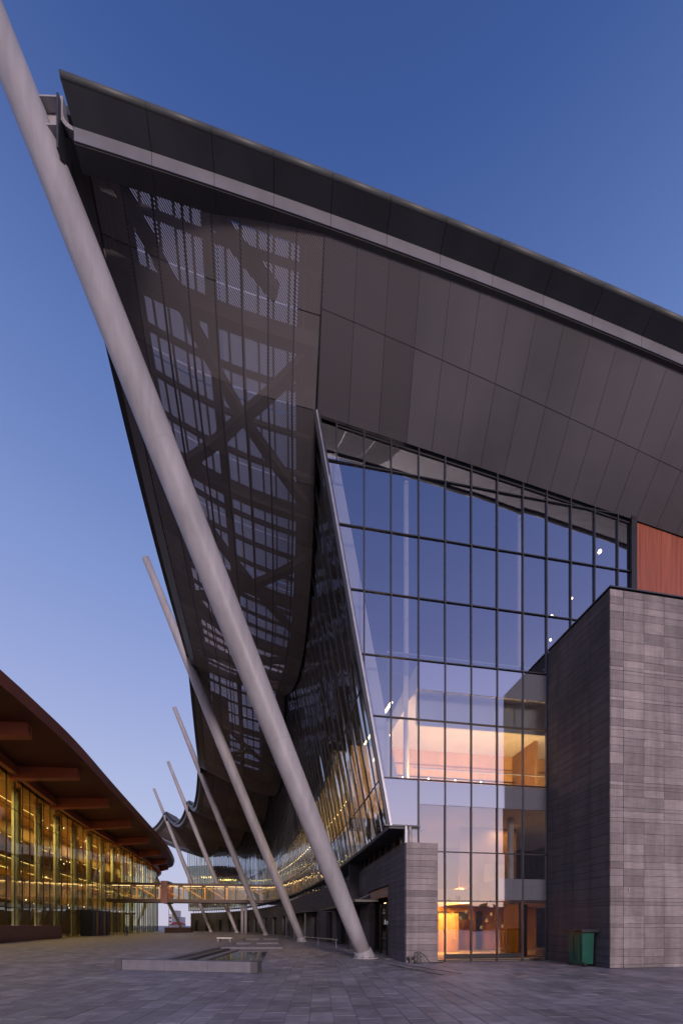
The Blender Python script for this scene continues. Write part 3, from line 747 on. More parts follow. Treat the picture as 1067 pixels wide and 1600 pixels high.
# ------------------------------------------------------------------ stone block
blk = thing('stone_block', 'tall grey stone clad block at the right edge beside the glass facade', 'stone building')
Cn = Vector((9.83,18.04,0)) - NB*3.51; TOP = 14.73
Cn.z = 0; DF = D.copy()
hs = []; z = 0
while z < TOP-.12:
    h = random.choice((.14,.27,.30,.30,.42,.45)); h = min(h, TOP-z); hs.append((z, z+h)); z += h
mb = MB(); mb.obox(Cn+DF*.05+NB*.05, DF*9.5, NB*3.4, Vector((0,0,TOP-.05))); mb.build('core', M['mortar'], blk)
front_cols = [0,.58,1.50,2.42,3.34,5.0,6.7,8.4,9.6]; side_cols = [.0,.92,1.84,2.76,3.49]
parts = []
for (z0, z1) in hs:
    for a, b_ in zip(front_cols, front_cols[1:]):
        pr = random.uniform(.0,.008); parts.append((0 if a < 3 else 2, 'f', a, b_, z0, z1, pr))
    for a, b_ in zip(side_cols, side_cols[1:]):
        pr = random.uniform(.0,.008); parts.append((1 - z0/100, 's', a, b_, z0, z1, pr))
parts.sort(key=lambda q: q[0]); rest = MB(); rest2 = MB()
for i, (_, fc, a, b_, z0, z1, pr) in enumerate(parts):
    mb = MB() if i < 299 else (rest if fc == 'f' else rest2); g2 = .006
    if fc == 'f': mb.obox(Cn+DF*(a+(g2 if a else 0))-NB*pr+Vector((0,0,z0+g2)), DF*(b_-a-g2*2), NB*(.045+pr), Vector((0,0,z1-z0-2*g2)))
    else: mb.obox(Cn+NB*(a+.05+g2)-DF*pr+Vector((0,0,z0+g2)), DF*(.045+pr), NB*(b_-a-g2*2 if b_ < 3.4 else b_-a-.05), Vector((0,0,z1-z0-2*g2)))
    if i < 299: mb.build('stone_slab', M['stone'] if fc == 'f' else M['stone_shaded'], blk)
rest.build('stone_slab', M['stone'], blk, kind='stuff') if rest.v else None
rest2.build('stone_slab', M['stone_shaded'], blk, kind='stuff') if rest2.v else None
mb = MB(); mb.obox(Cn-DF*.03-NB*.03+Vector((0,0,TOP+.004)), DF*9.6, NB*3.5, Vector((0,0,.05))); mb.build('coping', M['steel_dark'], blk)
mb = MB(); mb.obox(Cn+DF*.79+NB*-.03+Vector((0,0,3.0)), DF*.05, NB*.03, Vector((0,0,.09))); mb.build('wall_lamp', M['edge_trim'], blk)

# ------------------------------------------------------------------ stone pier + curved stone wall
cw = thing('curved_stone_wall', 'low curved grey stone base wall with dark shop openings, ending in a banded pier at the facade', 'stone wall')
PH = 5.36; NR = 20; rh = PH/NR
P0 = Vector((2.84,16.96,0)) - NB*.22; 
for k in range(NR):
    mb = MB(); pr = random.uniform(0,.008)
    mb.obox(P0 - NB*pr + Vector((0,0,k*rh+.006)), D*1.47, NB*.6, Vector((0,0,rh-.012))); mb.build('pier_slab', M['stone'], cw)
mb = MB(); mb.obox(P0+D*.02+NB*.03, D*1.42, NB*.44, Vector((0,0,PH-.02))); mb.build('pier_core', M['mortar'], cw)
# openings: (Y from, Y to, top)
opens = [(19.5,23.6,3.75),(26.0,28.6,3.1),(30.0,33.8,3.6),(35.2,37.4,3.0),(41,43.2,3.1),(45.5,48,3.2),(50.5,53,3.2),(57,59.5,3.1),(62,65,3.1),(69.5,73,3.2),(77,80,3.2),(84,87,3.2),(90,92.5,3.2),(96,98,3.2),(101,102.6,3.2),(105.3,106.6,3.2),(109.5,110.7,3.2),(112.5,113.4,3.2)]
od = [(Sc.at_y(a), Sc.at_y(b_), t_) for a, b_, t_ in opens]
def curved_box(cv, d0, d1, z0, z1, off0, off1, mb, step=1.6):
    n_ = max(1, int(math.ceil((d1-d0)/step)))
    for k in range(n_):
        a, b_ = d0+(d1-d0)*k/n_, d0+(d1-d0)*(k+1)/n_
        pa, pb = cv.at(a), cv.at(b_); na, nb_ = left_n(cv.tan(a)), left_n(cv.tan(b_)); z_ = Vector((0,0,1))
        mb.hexa([pa+na*off1+z_*z0, pb+nb_*off1+z_*z0, pb+nb_*off0+z_*z0, pa+na*off0+z_*z0], [pa+na*off1+z_*z1, pb+nb_*off1+z_*z1, pb+nb_*off0+z_*z1, pa+na*off0+z_*z1])
ints = {}
restw = MB(); nparts = 0
for k in range(NR):
    z0, z1 = k*rh, (k+1)*rh; cur = 0.02; sol = []
    for a, b_, t_ in od:
        if t_ > (z0+z1)/2: sol.append((cur, a)); cur = b_
    sol.append((cur, Sc.len))
    pr = random.uniform(0,.006)
    for a, b_ in sol:
        # near part in separate stones about 2.4 m long
        x_ = a
        while x_ < b_-.01:
            e_ = min(b_, x_+ (2.4 if x_ < 26 else 9.0))
            if b_-e_ < .5: e_ = b_
            near = x_ < 26 and nparts < 250; mb = MB() if near else restw
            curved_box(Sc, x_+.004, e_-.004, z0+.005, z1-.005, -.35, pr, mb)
            if near: mb.build('stone_slab', M['stone_shaded'], cw); nparts += 1
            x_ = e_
restw.build('stone_slab', M['stone_shaded'], cw, kind='stuff')
mb = MB()
for a, b_ in zip([.02]+[q[1] for q in od], [q[0] for q in od]+[Sc.len]): curved_box(Sc, a+.05, b_-.05, 0, PH-.02, -.30, -.02, mb)
curved_box(Sc, .1, Sc.len, 3.8, PH-.02, -.30, -.02, mb); mb.build('wall_core', M['mortar'], cw)
mb = MB(); curved_box(Sc, .0, Sc.len, PH, PH+.04, -.5, .03, mb); mb.build('coping', M['steel_dark'], cw)
# recessed shop fronts
for i, (a, b_, t_) in enumerate(od):
    sf = MB(); curved_box(Sc, a, b_, 0, t_, -1.4, -1.35, sf); sf.build('shop_lining', M['black'], cw)
    gl = MB(); curved_box(Sc, a+.03, b_-.03, .05, min(t_,2.95), -.42, -.40, gl, 3); gl.build('shop_window', M['glass_bridge'], cw)
    fr = MB()
    for q in range(4):
        dd = a+.04+(b_-a-.08)*q/3; p = Sc.at(dd)+left_n(Sc.tan(dd))*-.38; fr.bar(p, p+Vector((0,0,min(t_,2.95))), .06, .08)
    fr.build('shop_frame', M['black'], cw)
mb = MB(); curved_box(Sc, .6, Sc.len+1, 0, PH-.05, -1.62, -1.5, mb); mb.build('inner_wall', M['black'], cw)
mb = MB(); curved_box(Sc, .6, Sc.len+1, 3.85, 3.95, -1.5, -.3, mb); mb.build('arcade_ceiling', M['black'], cw)
# timber signboards over the first shops
for (ya, yb, z0, z1) in ((19.5,23.6,3.22,3.72),(30.1,33.7,3.1,3.55),(26.1,27.2,3.12,3.3)):
    mb = MB(); curved_box(Sc, Sc.at_y(ya)+.04, Sc.at_y(yb)-.04, z0, z1, -.25, -.12, mb, 4); mb.build('shop_signboard', mat('tan_timber',(.33,.20,.15),.6,0,.15,3), cw)
mb = MB(); curved_box(Sc, Sc.at_y(19.7), Sc.at_y(23.4), 3.02, 3.06, -1.0, -.95, mb, 4); mb.build('ceiling_strip', M['warm_soft'], cw)
# entrance canopy over the shops
can = thing('entrance_canopy', 'long thin black canopy over the shop doors behind the big mast', 'canopy')
mb = MB(); curved_box(Sc, Sc.at_y(21.2), Sc.at_y(34.5), 2.98, 3.10, .02, 1.35, mb, 2); mb.build('canopy_slab', M['black'], can)
for Y in (22, 26, 30, 34):
    p = Sc.at(Sc.at_y(Y)); n = left_n(Sc.tan(Sc.at_y(Y))); mb = MB(); mb.bar(p+n*.03+Vector((0,0,3.6)), p+n*1.1+Vector((0,0,3.1)), .03, .03); mb.build('tie_rod', M['steel_dark'], can)
can2 = thing('entrance_canopy', 'short black canopy beside the second mast foot', 'canopy')
mb = MB(); curved_box(Sc, Sc.at_y(40.5), Sc.at_y(53.5), 3.12, 3.25, .02, 1.3, mb, 2); mb.build('canopy_slab', M['black'], can2)
for Y in (41.5,46.8,53): 
    p = Sc.at(Sc.at_y(Y)); n = left_n(Sc.tan(Sc.at_y(Y))); mb = MB(); mb.bar(p+n*1.15, p+n*1.15+Vector((0,0,3.12)), .14, .14); mb.build('canopy_post', M['steel_dark'], can2)
# lettering on the shop window
def on_wall_text(txt, Y, z, size, label, mt):
    d_ = Sc.at_y(Y); p = Sc.at(d_); t_ = Sc.tan(d_); n = left_n(t_)
    cu = bpy.data.curves.new('shop_lettering', 'FONT'); cu.body = txt; cu.size = size; cu.extrude = .01; cu.align_x = 'CENTER'; cu.align_y = 'CENTER'
    cu.materials.append(mt); o = bpy.data.objects.new('shop_lettering', cu); link(o, cw)
    p = p + n*-.37 + Vector((0,0,z)); x_ = -t_; up_ = Vector((0,0,1))
    o.matrix_world = Matrix(((x_.x, up_.x, n.x, p.x),(x_.y, up_.y, n.y, p.y),(x_.z, up_.z, n.z, p.z),(0,0,0,1)))
    return o
on_wall_text('A n k A', 20.7, 1.83, .42, '', M['lettering'])
# clerestory between the stone wall and the overhanging glass
cl = thing('clerestory_strip', 'narrow dark framed window strip between the curved stone wall and the overhanging glass', 'window strip')
n_ = 90
for k in range(n_):
    d_ = Sc.len*k/n_; p = Sc.at(d_)+left_n(Sc.tan(d_))*-.25; mb = MB(); mb.bar(p+Vector((0,0,PH+.04)), p+Vector((0,0,6.12)), .07, .10); mb.build('post', M['frame'], cl)
mb = MB(); curved_box(Sc, 0, Sc.len*.45, PH+.05, 6.1, -.36, -.34, mb, 2.5); mb.build('glazing', M['glass_bridge'], cl)

# ------------------------------------------------------------------ curved leaning glass wall
cg = thing('curved_glass_wall', 'long outward leaning curved glass wall of narrow panes under the hanging roof', 'glass wall')
def top_z(d):
    for i in range(5):
        if d <= cuspD[i+1]+1e-6:
            f = (d-cuspD[i])/(cuspD[i+1]-cuspD[i]); f = max(0, min(1, f))
            s = math.sin(math.pi*f)
            return (23.85+.75*f - 2.9*s**.9 if i == 0 else 24.6-3.6*s**.8) + .45
    return 24.6
ncol = 96; cols = [Wc.len*k/ncol for k in range(ncol+1)]
zr = [6.18, 8.27, 12.6]
for a, b_ in zip(cols, cols[1:]):
    ta, tb = top_z(a), top_z(b_)
    for r in range(3):
        z0 = zr[r]+.02; z1a = zr[r+1]-.02 if r < 2 else ta; z1b = zr[r+1]-.02 if r < 2 else tb
        jit = lambda: random.uniform(-.016,.016)
        pts = [wall_pt(a+.03, z0, jit()), wall_pt(b_-.03, z0, jit()), wall_pt(b_-.03, z1b, jit()), wall_pt(a+.03, z1a, jit())]
        n = left_n(Wc.tan((a+b_)/2)); mb = MB(); mb.prism(pts, n, .02); mb.build('pane', M['glass_curve'], cg)
for d_ in cols:
    mb = MB(); n = left_n(Wc.tan(d_)); mb.bar(wall_pt(d_, 6.12, -.02), wall_pt(d_, top_z(d_), -.02), .05, .09, up=n); mb.build('fin', M['frame'], cg)
for z in (8.27, 12.6):
    mb = MB()
    for a, b_ in zip(cols, cols[1:]): mb.bar(wall_pt(a,z,.0), wall_pt(b_,z,.0), .06, .05)
    mb.build('transom', M['frame'], cg)
mb = MB(); curved_box(Wc, 0, Wc.len, 6.0, 6.16, -1.6, .06, mb, 1.5); mb.build('bottom_fascia', M['steel_dark'], cg)

# ------------------------------------------------------------------ interior of the hall
hall = thing('hall_interior', 'lit interior floors, timber walls and columns behind the glass facade and curved glass', 'interior')
def slab(z0, z1, depth, material, name, d1=None, inset=.25):
    mb = MB(); d1 = d1 or Wc.len
    n_ = 60
    for k in range(n_):
        a, b_ = d1*k/n_, d1*(k+1)/n_
        a, b_ = 9.2+a*(d1-9.2)/d1, 9.2+b_*(d1-9.2)/d1; pa, pb = wall_pt(a, z1, -inset), wall_pt(b_, z1, -inset); na, nb_ = left_n(Wc.tan(a)), left_n(Wc.tan(b_))
        pa2, pb2 = pa-na*depth, pb-nb_*depth; z_ = Vector((0,0,1)); up = z_*(z1-z0)
        mb.hexa([pb-up, pa-up, pa2-up, pb2-up], [pb, pa, pa2, pb2])
    return mb.build(name, material, hall)
slab(7.2, 8.15, 5, M['white_wall'], 'floor_slab'); slab(12.5, 13.6, 5, M['white_wall'], 'floor_slab')
mb = MB(); n_ = 50
for k in range(n_):
    a, b_ = 6+ (Wc.len-6)*k/n_, 6+(Wc.len-6)*(k+1)/n_; pa, pb = wall_pt(a, 8.15, -5.2), wall_pt(b_, 8.15, -5.2)
    mb.hexa([pa, pb, pb+Vector((.2,0,0)), pa+Vector((.2,0,0))], [pa+Vector((0,0,4.3)), pb+Vector((0,0,4.3)), pb+Vector((.2,0,4.3)), pa+Vector((.2,0,4.3))])
mb.build('gallery_wall', M['warm_wall'], hall)
mb = MB(); n_ = 50
for k in range(n_):
    a, b_ = (Wc.len)*k/n_, (Wc.len)*(k+1)/n_; pa, pb = wall_pt(a, 13.6, -9), wall_pt(b_, 13.6, -9)
    mb.quad(pa, pb, pb+Vector((0,0,12)), pa+Vector((0,0,12)))
mb.build('upper_back_wall', M['void'], hall)
# floors behind the flat facade
def fslab(x0, x1, z0, z1, dep, material, name, y0=.45):
    mb = MB(); mb.obox(FP(x0, z0, y0), D*((x1-x0)/D.x), NB*dep, Vector((0,0,z1-z0))); return mb.build(name, material, hall)
fslab(2.9, 15.5, 7.2, 8.15, 9, M['white_wall'], 'floor_slab', .16); fslab(3.45, 15.5, 12.5, 13.55, 9, M['white_wall'], 'floor_slab', .16)
fslab(7.35, 15.5, 2.88, 3.8, 9, M['white_wall'], 'floor_slab', .16)
fslab(4.3, 15.5, .0, .10, 9, M['floor_in'], 'lobby_floor', .12)
fslab(2.0, 18.0, 0, 27, .3, M['void'], 'back_wall', 9.4)
fslab(1.5, 15.5, 8.15, 12.5, .2, M['warm_wall'], 'timber_back_wall', 6.0)
fslab(11.9, 12.1, 8.15, 12.5, 2.2, M['brown_wall'], 'partition', 3.8)
fslab(4.7, 14.3, 0.1, 3.4, .2, M['amber_wall'], 'lobby_back_wall', 7.0)
fslab(8.7, 8.85, 0.1, 2.75, 1.2, M['black'], 'partition', .5); fslab(8.85, 9.9, 0.1, 2.75, .1, M['black'], 'dark_panel', 1.6)
fslab(3.9, 14.7, 2.84, 3.39, .1, M['brown_wall'], 'bulkhead', 1.7); fslab(3.6, 15.4, 11.05, 12.48, .1, M['pale_column'], 'bulkhead', .6); fslab(3.9, 14.7, 3.4, 3.5, 7.5, M['brown_wall'], 'lobby_ceiling', 1.8)  # low lobby bulkhead is added to screen the lobby lamps from view
fslab(7.2, 10.6, 3.8, 7.2, .2, M['brown_wall'], 'partition', 3.6); fslab(8.2, 9.4, 3.8, 5.0, .1, M['warm_wall'], 'counter', 2.8)
fslab(5.9, 7.0, 0.1, 2.5, .15, M['black'], 'dark_doorway', 6.7); fslab(4.3, 4.5, .1, 3.4, 6.5, M['amber_wall'], 'lobby_side_wall', .6); fslab(9.9, 10.2, .1, 2.6, .2, M['black'], 'dark_doorway', 6.7); fslab(4.35, 4.8, .5, 1.9, .1, M['wood_red'], 'wall_picture', 6.85); fslab(7.5, 8.0, 1.5, 1.8, .2, M['brown_wall'], 'wall_box', 6.7); fslab(7.2, 7.8, .7, 1.2, .2, M['brown_wall'], 'wall_box', 6.7)
fslab(6.3, 7.5, 0.1, 2.35, .25, M['brown_wall'], 'free_standing_wall', 4.4)
for z in (10.7, 9.25):
    fslab(3.6, 12.0, z, z+.07, .06, M['black'], 'track_rail', 5.7)
    for x_ in (4.6, 6.2, 7.9, 9.6): mb = MB(); mb.tube([FP(x_,z-.16,5.7), FP(x_,z-.02,5.7)], .05, 8); mb.build('spot_lamp', M['white_lamp'], hall)
fslab(3.6, 15, 11.55, 11.62, .05, M['brown_wall'], 'ceiling_reveal', 5.9)
fslab(3.6, 15, 9.2, 9.25, .05, M['edge_trim'], 'balustrade_rail', .99)
fslab(2.3, 14, 13.6, 14.6, .03, M['glass_bridge'], 'glass_balustrade', 1.0); fslab(2.3, 14, 14.6, 14.65, .05, M['edge_trim'], 'balustrade_rail', .99)
fslab(10.3, 10.9, 8.15, 8.75, .6, M['wood_red'], 'red_display_box', 2.2)
for x_, w_ in ((4.9,.5),(7.7,.35),(8.5,.6)): fslab(x_, x_+w_, .1, 2.2, .08, M['brown_wall'], 'timber_panel', 6.8)
for x_ in (5.0, 6.4, 7.6): fslab(x_, x_+.9, 2.0, 2.5, .04, M['black'], 'hanging_banner', 5.2)
# interior columns
for (x, off, z0, z1, r) in ((3.3,1.2,8.2,23,.13),(9.25,1.2,13.6,22.5,.16),(8.9,1.5,0.1,7.2,.15)):
    mb = MB(); mb.tube([FP(x,z0,off), FP(x,z1,off)], r, 16); mb.build('column', M['white_wall'], hall, smooth=True)
mb = MB(); 
a = FP(2.9,6.3,.9); b_ = FP(-.35,23.2,.9); mb.bar(a, b_, .55, .3, up=NB); mb.build('raking_column', M['white_wall'], hall)
# ceiling line lights and gallery lamps
mb = MB(); mb.bar(FP(2.5,12.2,.9), FP(2.2,12.35,5.5), .10, .05); mb.build('line_light', M['warm'], hall)
mb = MB(); mb.bar(FP(3.2,2.9,2.0), FP(5.2,3.0,4.4), .06, .04); mb.build('line_light', M['warm'], hall)
for k in range(46):
    d_ = 3+k*1.3; p = wall_pt(d_, 11.6, -1.8); mb = MB(); t_ = Wc.tan(d_); mb.bar(p-t_*.24, p+t_*.24, .08, .07); mb.build('gallery_lamp', M['warm'], hall)
for (px, py, off) in ((937,862,3.0),(826,1018,2.2),(860,1000,3.0),(893,935,2.4),(862,962,3.4),(633,1104,4)):
    # pendant lamps hung in the atrium
    a_ = (px-CX)/F_PX; Y = (16.52+off)/(1-.155*a_); c = seen(px,py,Y); mb = MB()
    r_ = .06 if px != 937 else .10
    for i in range(5):
        for j in range(8): pass
    mb.tube([c+Vector((0,0,-r_)), c+Vector((0,0,-r_*.7)), c, c+Vector((0,0,r_*.7)), c+Vector((0,0,r_))], [r_*.3, r_*.75, r_, r_*.75, r_*.3], 10); mb.build('pendant_lamp', M['warm'], hall, smooth=True)
def area(loc, size, size_y, energy, col, rot=(0,0,0), name='ceiling_lamp'):
    ld = bpy.data.lights.new(name, 'AREA'); ld.shape = 'RECTANGLE'; ld.size = size; ld.size_y = size_y; ld.energy = energy; ld.color = col
    lo = bpy.data.objects.new(name, ld); lo.location = loc; lo.rotation_euler = rot; COL.objects.link(lo)
WARM = (1.0,.60,.24)
area(FP(8.2,8.24,1.3), 9.5, 1.2, 1500, WARM, (math.radians(128),0,ANG), 'added_wall_fill'); area(FP(6.2,3.3,3.2), 3.4, 1.0, 2300, (1,.48,.11), (math.radians(52),0,ANG)); area(FP(10,3.3,3.2), 3.4, 1.0, 2300, (1,.48,.11), (math.radians(52),0,ANG)); area(FP(9.6,7.12,2.9), .7, .5, 60, WARM)  # first lamp is an added, unseen fill that brightens the upper back wall
for k in range(8):
    p = wall_pt(8+k*8.5, 12.4, -2.8); area(p, 2.5, 2.5, 520 if k < 4 else 110, WARM)

# ------------------------------------------------------------------ footbridge
brd = thing('glazed_footbridge', 'glowing glazed footbridge linking the red roofed building to the curved hall', 'footbridge')
Bl, Br = Vector((-44.5,71.5,0)), Vector((-14.5,76.0,0)); bd = (Br-Bl).normalized(); bn = Vector((-bd.y,bd.x,0)); BL = (Br-Bl).length
z0b, z1b = 6.15, 9.55
mb = MB(); mb.obox(Bl+Vector((0,0,z0b)), bd*BL, bn*3.4, Vector((0,0,.62))); mb.build('deck_beam', M['bridge'], brd)
mb = MB(); mb.obox(Bl+Vector((0,0,z1b-.02)), bd*BL, bn*3.4, Vector((0,0,.36))); mb.build('roof_beam', M['bridge'], brd)
mb = MB(); mb.obox(Bl+bn*.3+Vector((0,0,z0b+.63)), bd*BL, bn*2.8, Vector((0,0,.04))); mb.build('walkway', M['floor_in'], brd)
npan = 14
for k in range(npan):
    a = BL*k/npan; b_ = BL*(k+1)/npan
    for side in (0.04, 3.3):
        mb = MB(); q = Bl+bn*side; mb.prism([q+bd*(a+.05)+Vector((0,0,z0b+.64)), q+bd*(b_-.05)+Vector((0,0,z0b+.64)), q+bd*(b_-.05)+Vector((0,0,z1b-.03)), q+bd*(a+.05)+Vector((0,0,z1b-.03))], -bn, .03); mb.build('pane', M['glass_bridge'], brd)
        mb = MB(); mb.bar(q+bd*a+Vector((0,0,z0b+.6)), q+bd*a+Vector((0,0,z1b)), .10, .12); mb.build('post', M['bridge'], brd)
for k in range(7):
    a = BL*k/7+.2; b_ = BL*(k+1)/7
    for side, mt in ((.45,'warm_wall'),(3.0,'white_wall')):
        q = Bl+bn*side; mb = MB(); mb.bar(q+bd*a+Vector((0,0,z1b-.1)), q+bd*b_+Vector((0,0,z0b+.7)), .12, .16); mb.build('truss_diagonal', M['warm_wall'], brd)
        mb = MB(); mb.bar(q+bd*b_+Vector((0,0,z0b+.6)), q+bd*b_+Vector((0,0,z1b)), .16, .16); mb.build('truss_post', M['warm_wall'], brd)
    mb = MB(); q = Bl+bn*1.2+Vector((0,0,z1b-.12)); mb.bar(q+bd*(a+.3), q+bd*(b_-.3), .08, .05); mb.build('line_light', M['warm_soft'], brd)
area(Bl+bd*BL*.30+bn*1.7+Vector((0,0,z1b-.15)), 12, 2.2, 420, (1,.58,.22), (0,0,math.atan2(bd.y,bd.x)))
area(Bl+bd*BL*.72+bn*1.7+Vector((0,0,z1b-.15)), 12, 2.2, 420, (1,.58,.22), (0,0,math.atan2(bd.y,bd.x)))
pa = seen(253,1400,71.6); fr_ = (pa-Bl).dot(bd)
mb = MB(); mb.obox(Bl+bd*(fr_-.6)-bn*.25+Vector((0,0,z0b-.15)), bd*1.25, bn*3.9, Vector((0,0,4.3))); mb.build('portal_frame', M['plinth'], brd)
mb = MB(); mb.obox(Bl+bd*(BL-.2)-bn*.3+Vector((0,0,z0b-.2)), bd*3.6, bn*4, Vector((0,0,4.2))); mb.build('portal_frame', M['steel_dark'], brd)
for t_ in (.83,):
    p = Bl+bd*BL*t_+bn*1.7
    for s_ in (-.35,.35):
        mb = MB(); mb.tube([p+bd*s_, p+bd*s_+Vector((0,0,z0b+.1))], .28, 16); mb.build('support_column', M['mast'], brd, smooth=True)

# ------------------------------------------------------------------ red roofed building on the left
lb = thing('red_roofed_building', 'curved olive glass building with broad rust red roof overhang at the left edge', 'building')
Lg = Curve([(-27.5,20),(-31.2,29),(-34.4,38),(-37.6,47),(-41.0,58.5),(-44.3,73),(-48.6,92),(-54.5,112),(-63,126)])
Le = Curve([(-23.4,17),(-24.75,27),(-25.45,31.3),(-26.75,37.7),(-30.0,49.4),(-34.5,66),(-40.3,87),(-48.0,108),(-53.5,116),(-60,121),(-68,124)])
GT = 18.0
nL = 60; dl = [Lg.len*k/nL for k in range(nL+1)]
zrl = [.0,3.6,9.3,14.2,GT]
PL1 = Lg.at_y(50.5)
rn = lambda d_: -left_n(Lg.tan(d_))   # right side faces the plaza
for a, b_ in zip(dl, dl[1:]):
    for r in range(4):
        z0 = zrl[r]; z1 = zrl[r+1]
        if r == 0 and (a+b_)/2 < PL1: z0 = 1.7
        j = lambda: random.uniform(-.012,.012); na, nb_ = rn(a), rn(b_)
        mb = MB(); mb.prism([Lg.at(b_-.03)+nb_*j()+Vector((0,0,z0+.03)), Lg.at(a+.03)+na*j()+Vector((0,0,z0+.03)), Lg.at(a+.03)+na*j()+Vector((0,0,z1-.03)), Lg.at(b_-.03)+nb_*j()+Vector((0,0,z1-.03))], rn((a+b_)/2), .02)
        mb.build('pane', M['glass_left'], lb)
for d_ in dl:
    mb = MB(); p = Lg.at(d_)+rn(d_)*.02; mb.bar(p, p+Vector((0,0,GT)), .06, .10, up=rn(d_)); mb.build('mullion', M['frame'], lb)
for z in zrl[1:4]:
    mb = MB()
    for a, b_ in zip(dl, dl[1:]): mb.bar(Lg.at(a)+rn(a)*.02+Vector((0,0,z)), Lg.at(b_)+rn(b_)*.02+Vector((0,0,z)), .06, .06)
    mb.build('transom', M['frame'], lb)
# plinth: courses of red brown stone
for k, (z0, z1) in enumerate(((0,.12),(.13,.52),(.53,.93),(.94,1.66))):
    x_ = 0
    while x_ < PL1:
        e_ = min(PL1, x_+3.2); mb = MB(); n_ = 2
        for q in range(n_):
            a, b_ = x_+.005+(e_-x_-.01)*q/n_, x_+.005+(e_-x_-.01)*(q+1)/n_; pa, pb = Lg.at(a), Lg.at(b_); o1 = 1.15-(.08 if k == 0 else 0)
            mb.hexa([pb+rn(b_)*.05+Vector((0,0,z0)), pa+rn(a)*.05+Vector((0,0,z0)), pa+rn(a)*o1+Vector((0,0,z0)), pb+rn(b_)*o1+Vector((0,0,z0))], [pb+rn(b_)*.05+Vector((0,0,z1)), pa+rn(a)*.05+Vector((0,0,z1)), pa+rn(a)*o1+Vector((0,0,z1)), pb+rn(b_)*o1+Vector((0,0,z1))])
        mb.build('plinth_stone', M['plinth'], lb); x_ = e_
# head band
mb = MB()
for a, b_ in zip(dl, dl[1:]): mb.bar(Lg.at(a)+rn(a)*.1+Vector((0,0,GT+.2)), Lg.at(b_)+rn(b_)*.1+Vector((0,0,GT+.2)), .4, .5)
mb.build('head_band', M['frame'], lb)
# roof: soffit, fascia, top
nR = 70; mb = MB(); mf = MB(); mt_ = MB(); ml = MB()
for k in range(nR):
    a, b_ = k/nR, (k+1)/nR
    ea, eb = Le.at(a*Le.len), Le.at(b_*Le.len); ga, gb = Lg.at(a*Lg.len)-rn(a*Lg.len)*.3, Lg.at(b_*Lg.len)-rn(b_*Lg.len)*.3
    z_ = Vector((0,0,1)); ZE = 19.2
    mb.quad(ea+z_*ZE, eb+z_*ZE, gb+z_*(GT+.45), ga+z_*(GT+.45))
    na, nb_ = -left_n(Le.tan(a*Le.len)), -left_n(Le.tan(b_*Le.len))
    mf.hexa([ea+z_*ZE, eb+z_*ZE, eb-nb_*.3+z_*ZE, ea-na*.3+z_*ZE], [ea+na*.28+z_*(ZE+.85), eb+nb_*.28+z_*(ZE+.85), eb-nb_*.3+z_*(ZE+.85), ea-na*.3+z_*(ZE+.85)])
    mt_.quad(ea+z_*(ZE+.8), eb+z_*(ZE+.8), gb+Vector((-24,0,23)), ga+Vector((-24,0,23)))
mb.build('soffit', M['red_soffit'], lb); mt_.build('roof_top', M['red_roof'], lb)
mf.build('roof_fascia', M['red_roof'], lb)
# projecting box beams
for Y in (23,31,40,50,61,73,86,98,109):
    d_ = Lg.at_y(Y); g_ = Lg.at(d_); n = rn(d_); # outward
    e_ = min((Le.at(Le.len*q/400) for q in range(401)), key=lambda p: abs((p-g_).dot(Vector((-n.y,n.x,0)))) + (1000 if (p-g_).dot(n) < 0 else 0))
    L_ = (e_-g_).length; hn = (e_-g_).normalized(); sd2 = Vector((-hn.y,hn.x,0))
    a0 = g_ + hn*.1; a1 = g_ + hn*(L_-1.3); mb = MB(); z_ = Vector((0,0,1)); w2 = .45
    zb0, zt0 = GT+.46-1.35, GT+.42; zb1, zt1 = 19.0-1.0, 19.08
    mb.hexa([a0-sd2*w2+z_*zb0, a0+sd2*w2+z_*zb0, a1+sd2*w2+z_*zb1, a1-sd2*w2+z_*zb1],[a0-sd2*w2+z_*zt0, a0+sd2*w2+z_*zt0, a1+sd2*w2+z_*zt1, a1-sd2*w2+z_*zt1])
    ob = mb.build('soffit_beam', M['red_beam'], lb)
    mb = MB(); mb.obox(a1-sd2*.1+hn*.005+z_*(zb1+.55), sd2*.22, hn*.02, z_*.22); mb.build('beam_lug', M['black'], ob)
mb = MB()
for a, b_ in zip(dl, dl[1:]): mb.bar(Lg.at(a)+rn(a)*.75+Vector((0,0,GT-.1)), Lg.at(b_)+rn(b_)*.75+Vector((0,0,GT-.1)), .5, .9)
mb.build('edge_beam', M['red_roof'], lb)
# interior
def lslab(z0, z1, o0, o1, material, name):
    mb = MB()
    for k in range(0, nL, 2):
        a, b_ = dl[k], dl[k+2]; pa, pb = Lg.at(a), Lg.at(b_); z_ = Vector((0,0,1))
        mb.hexa([pa-rn(a)*o0+z_*z0, pb-rn(b_)*o0+z_*z0, pb-rn(b_)*o1+z_*z0, pa-rn(a)*o1+z_*z0],[pa-rn(a)*o0+z_*z1, pb-rn(b_)*o0+z_*z1, pb-rn(b_)*o1+z_*z1, pa-rn(a)*o1+z_*z1])
    return mb.build(name, material, lb)
lslab(9.0,9.5,2.2,9,M['warm_wall'],'gallery_floor'); lslab(13.3,13.6,4.5,9,M['warm_wall'],'upper_gallery'); lslab(-.01,.02,.1,10,M['floor_in'],'lobby_floor')
lslab(0,GT,9,9.3,M['brown_wall'],'inner_wall'); lslab(17.6,17.9,.2,9,M['brown_wall'],'ceiling'); lslab(5.2,5.4,5.5,9,M['warm_wall'],'mezzanine')
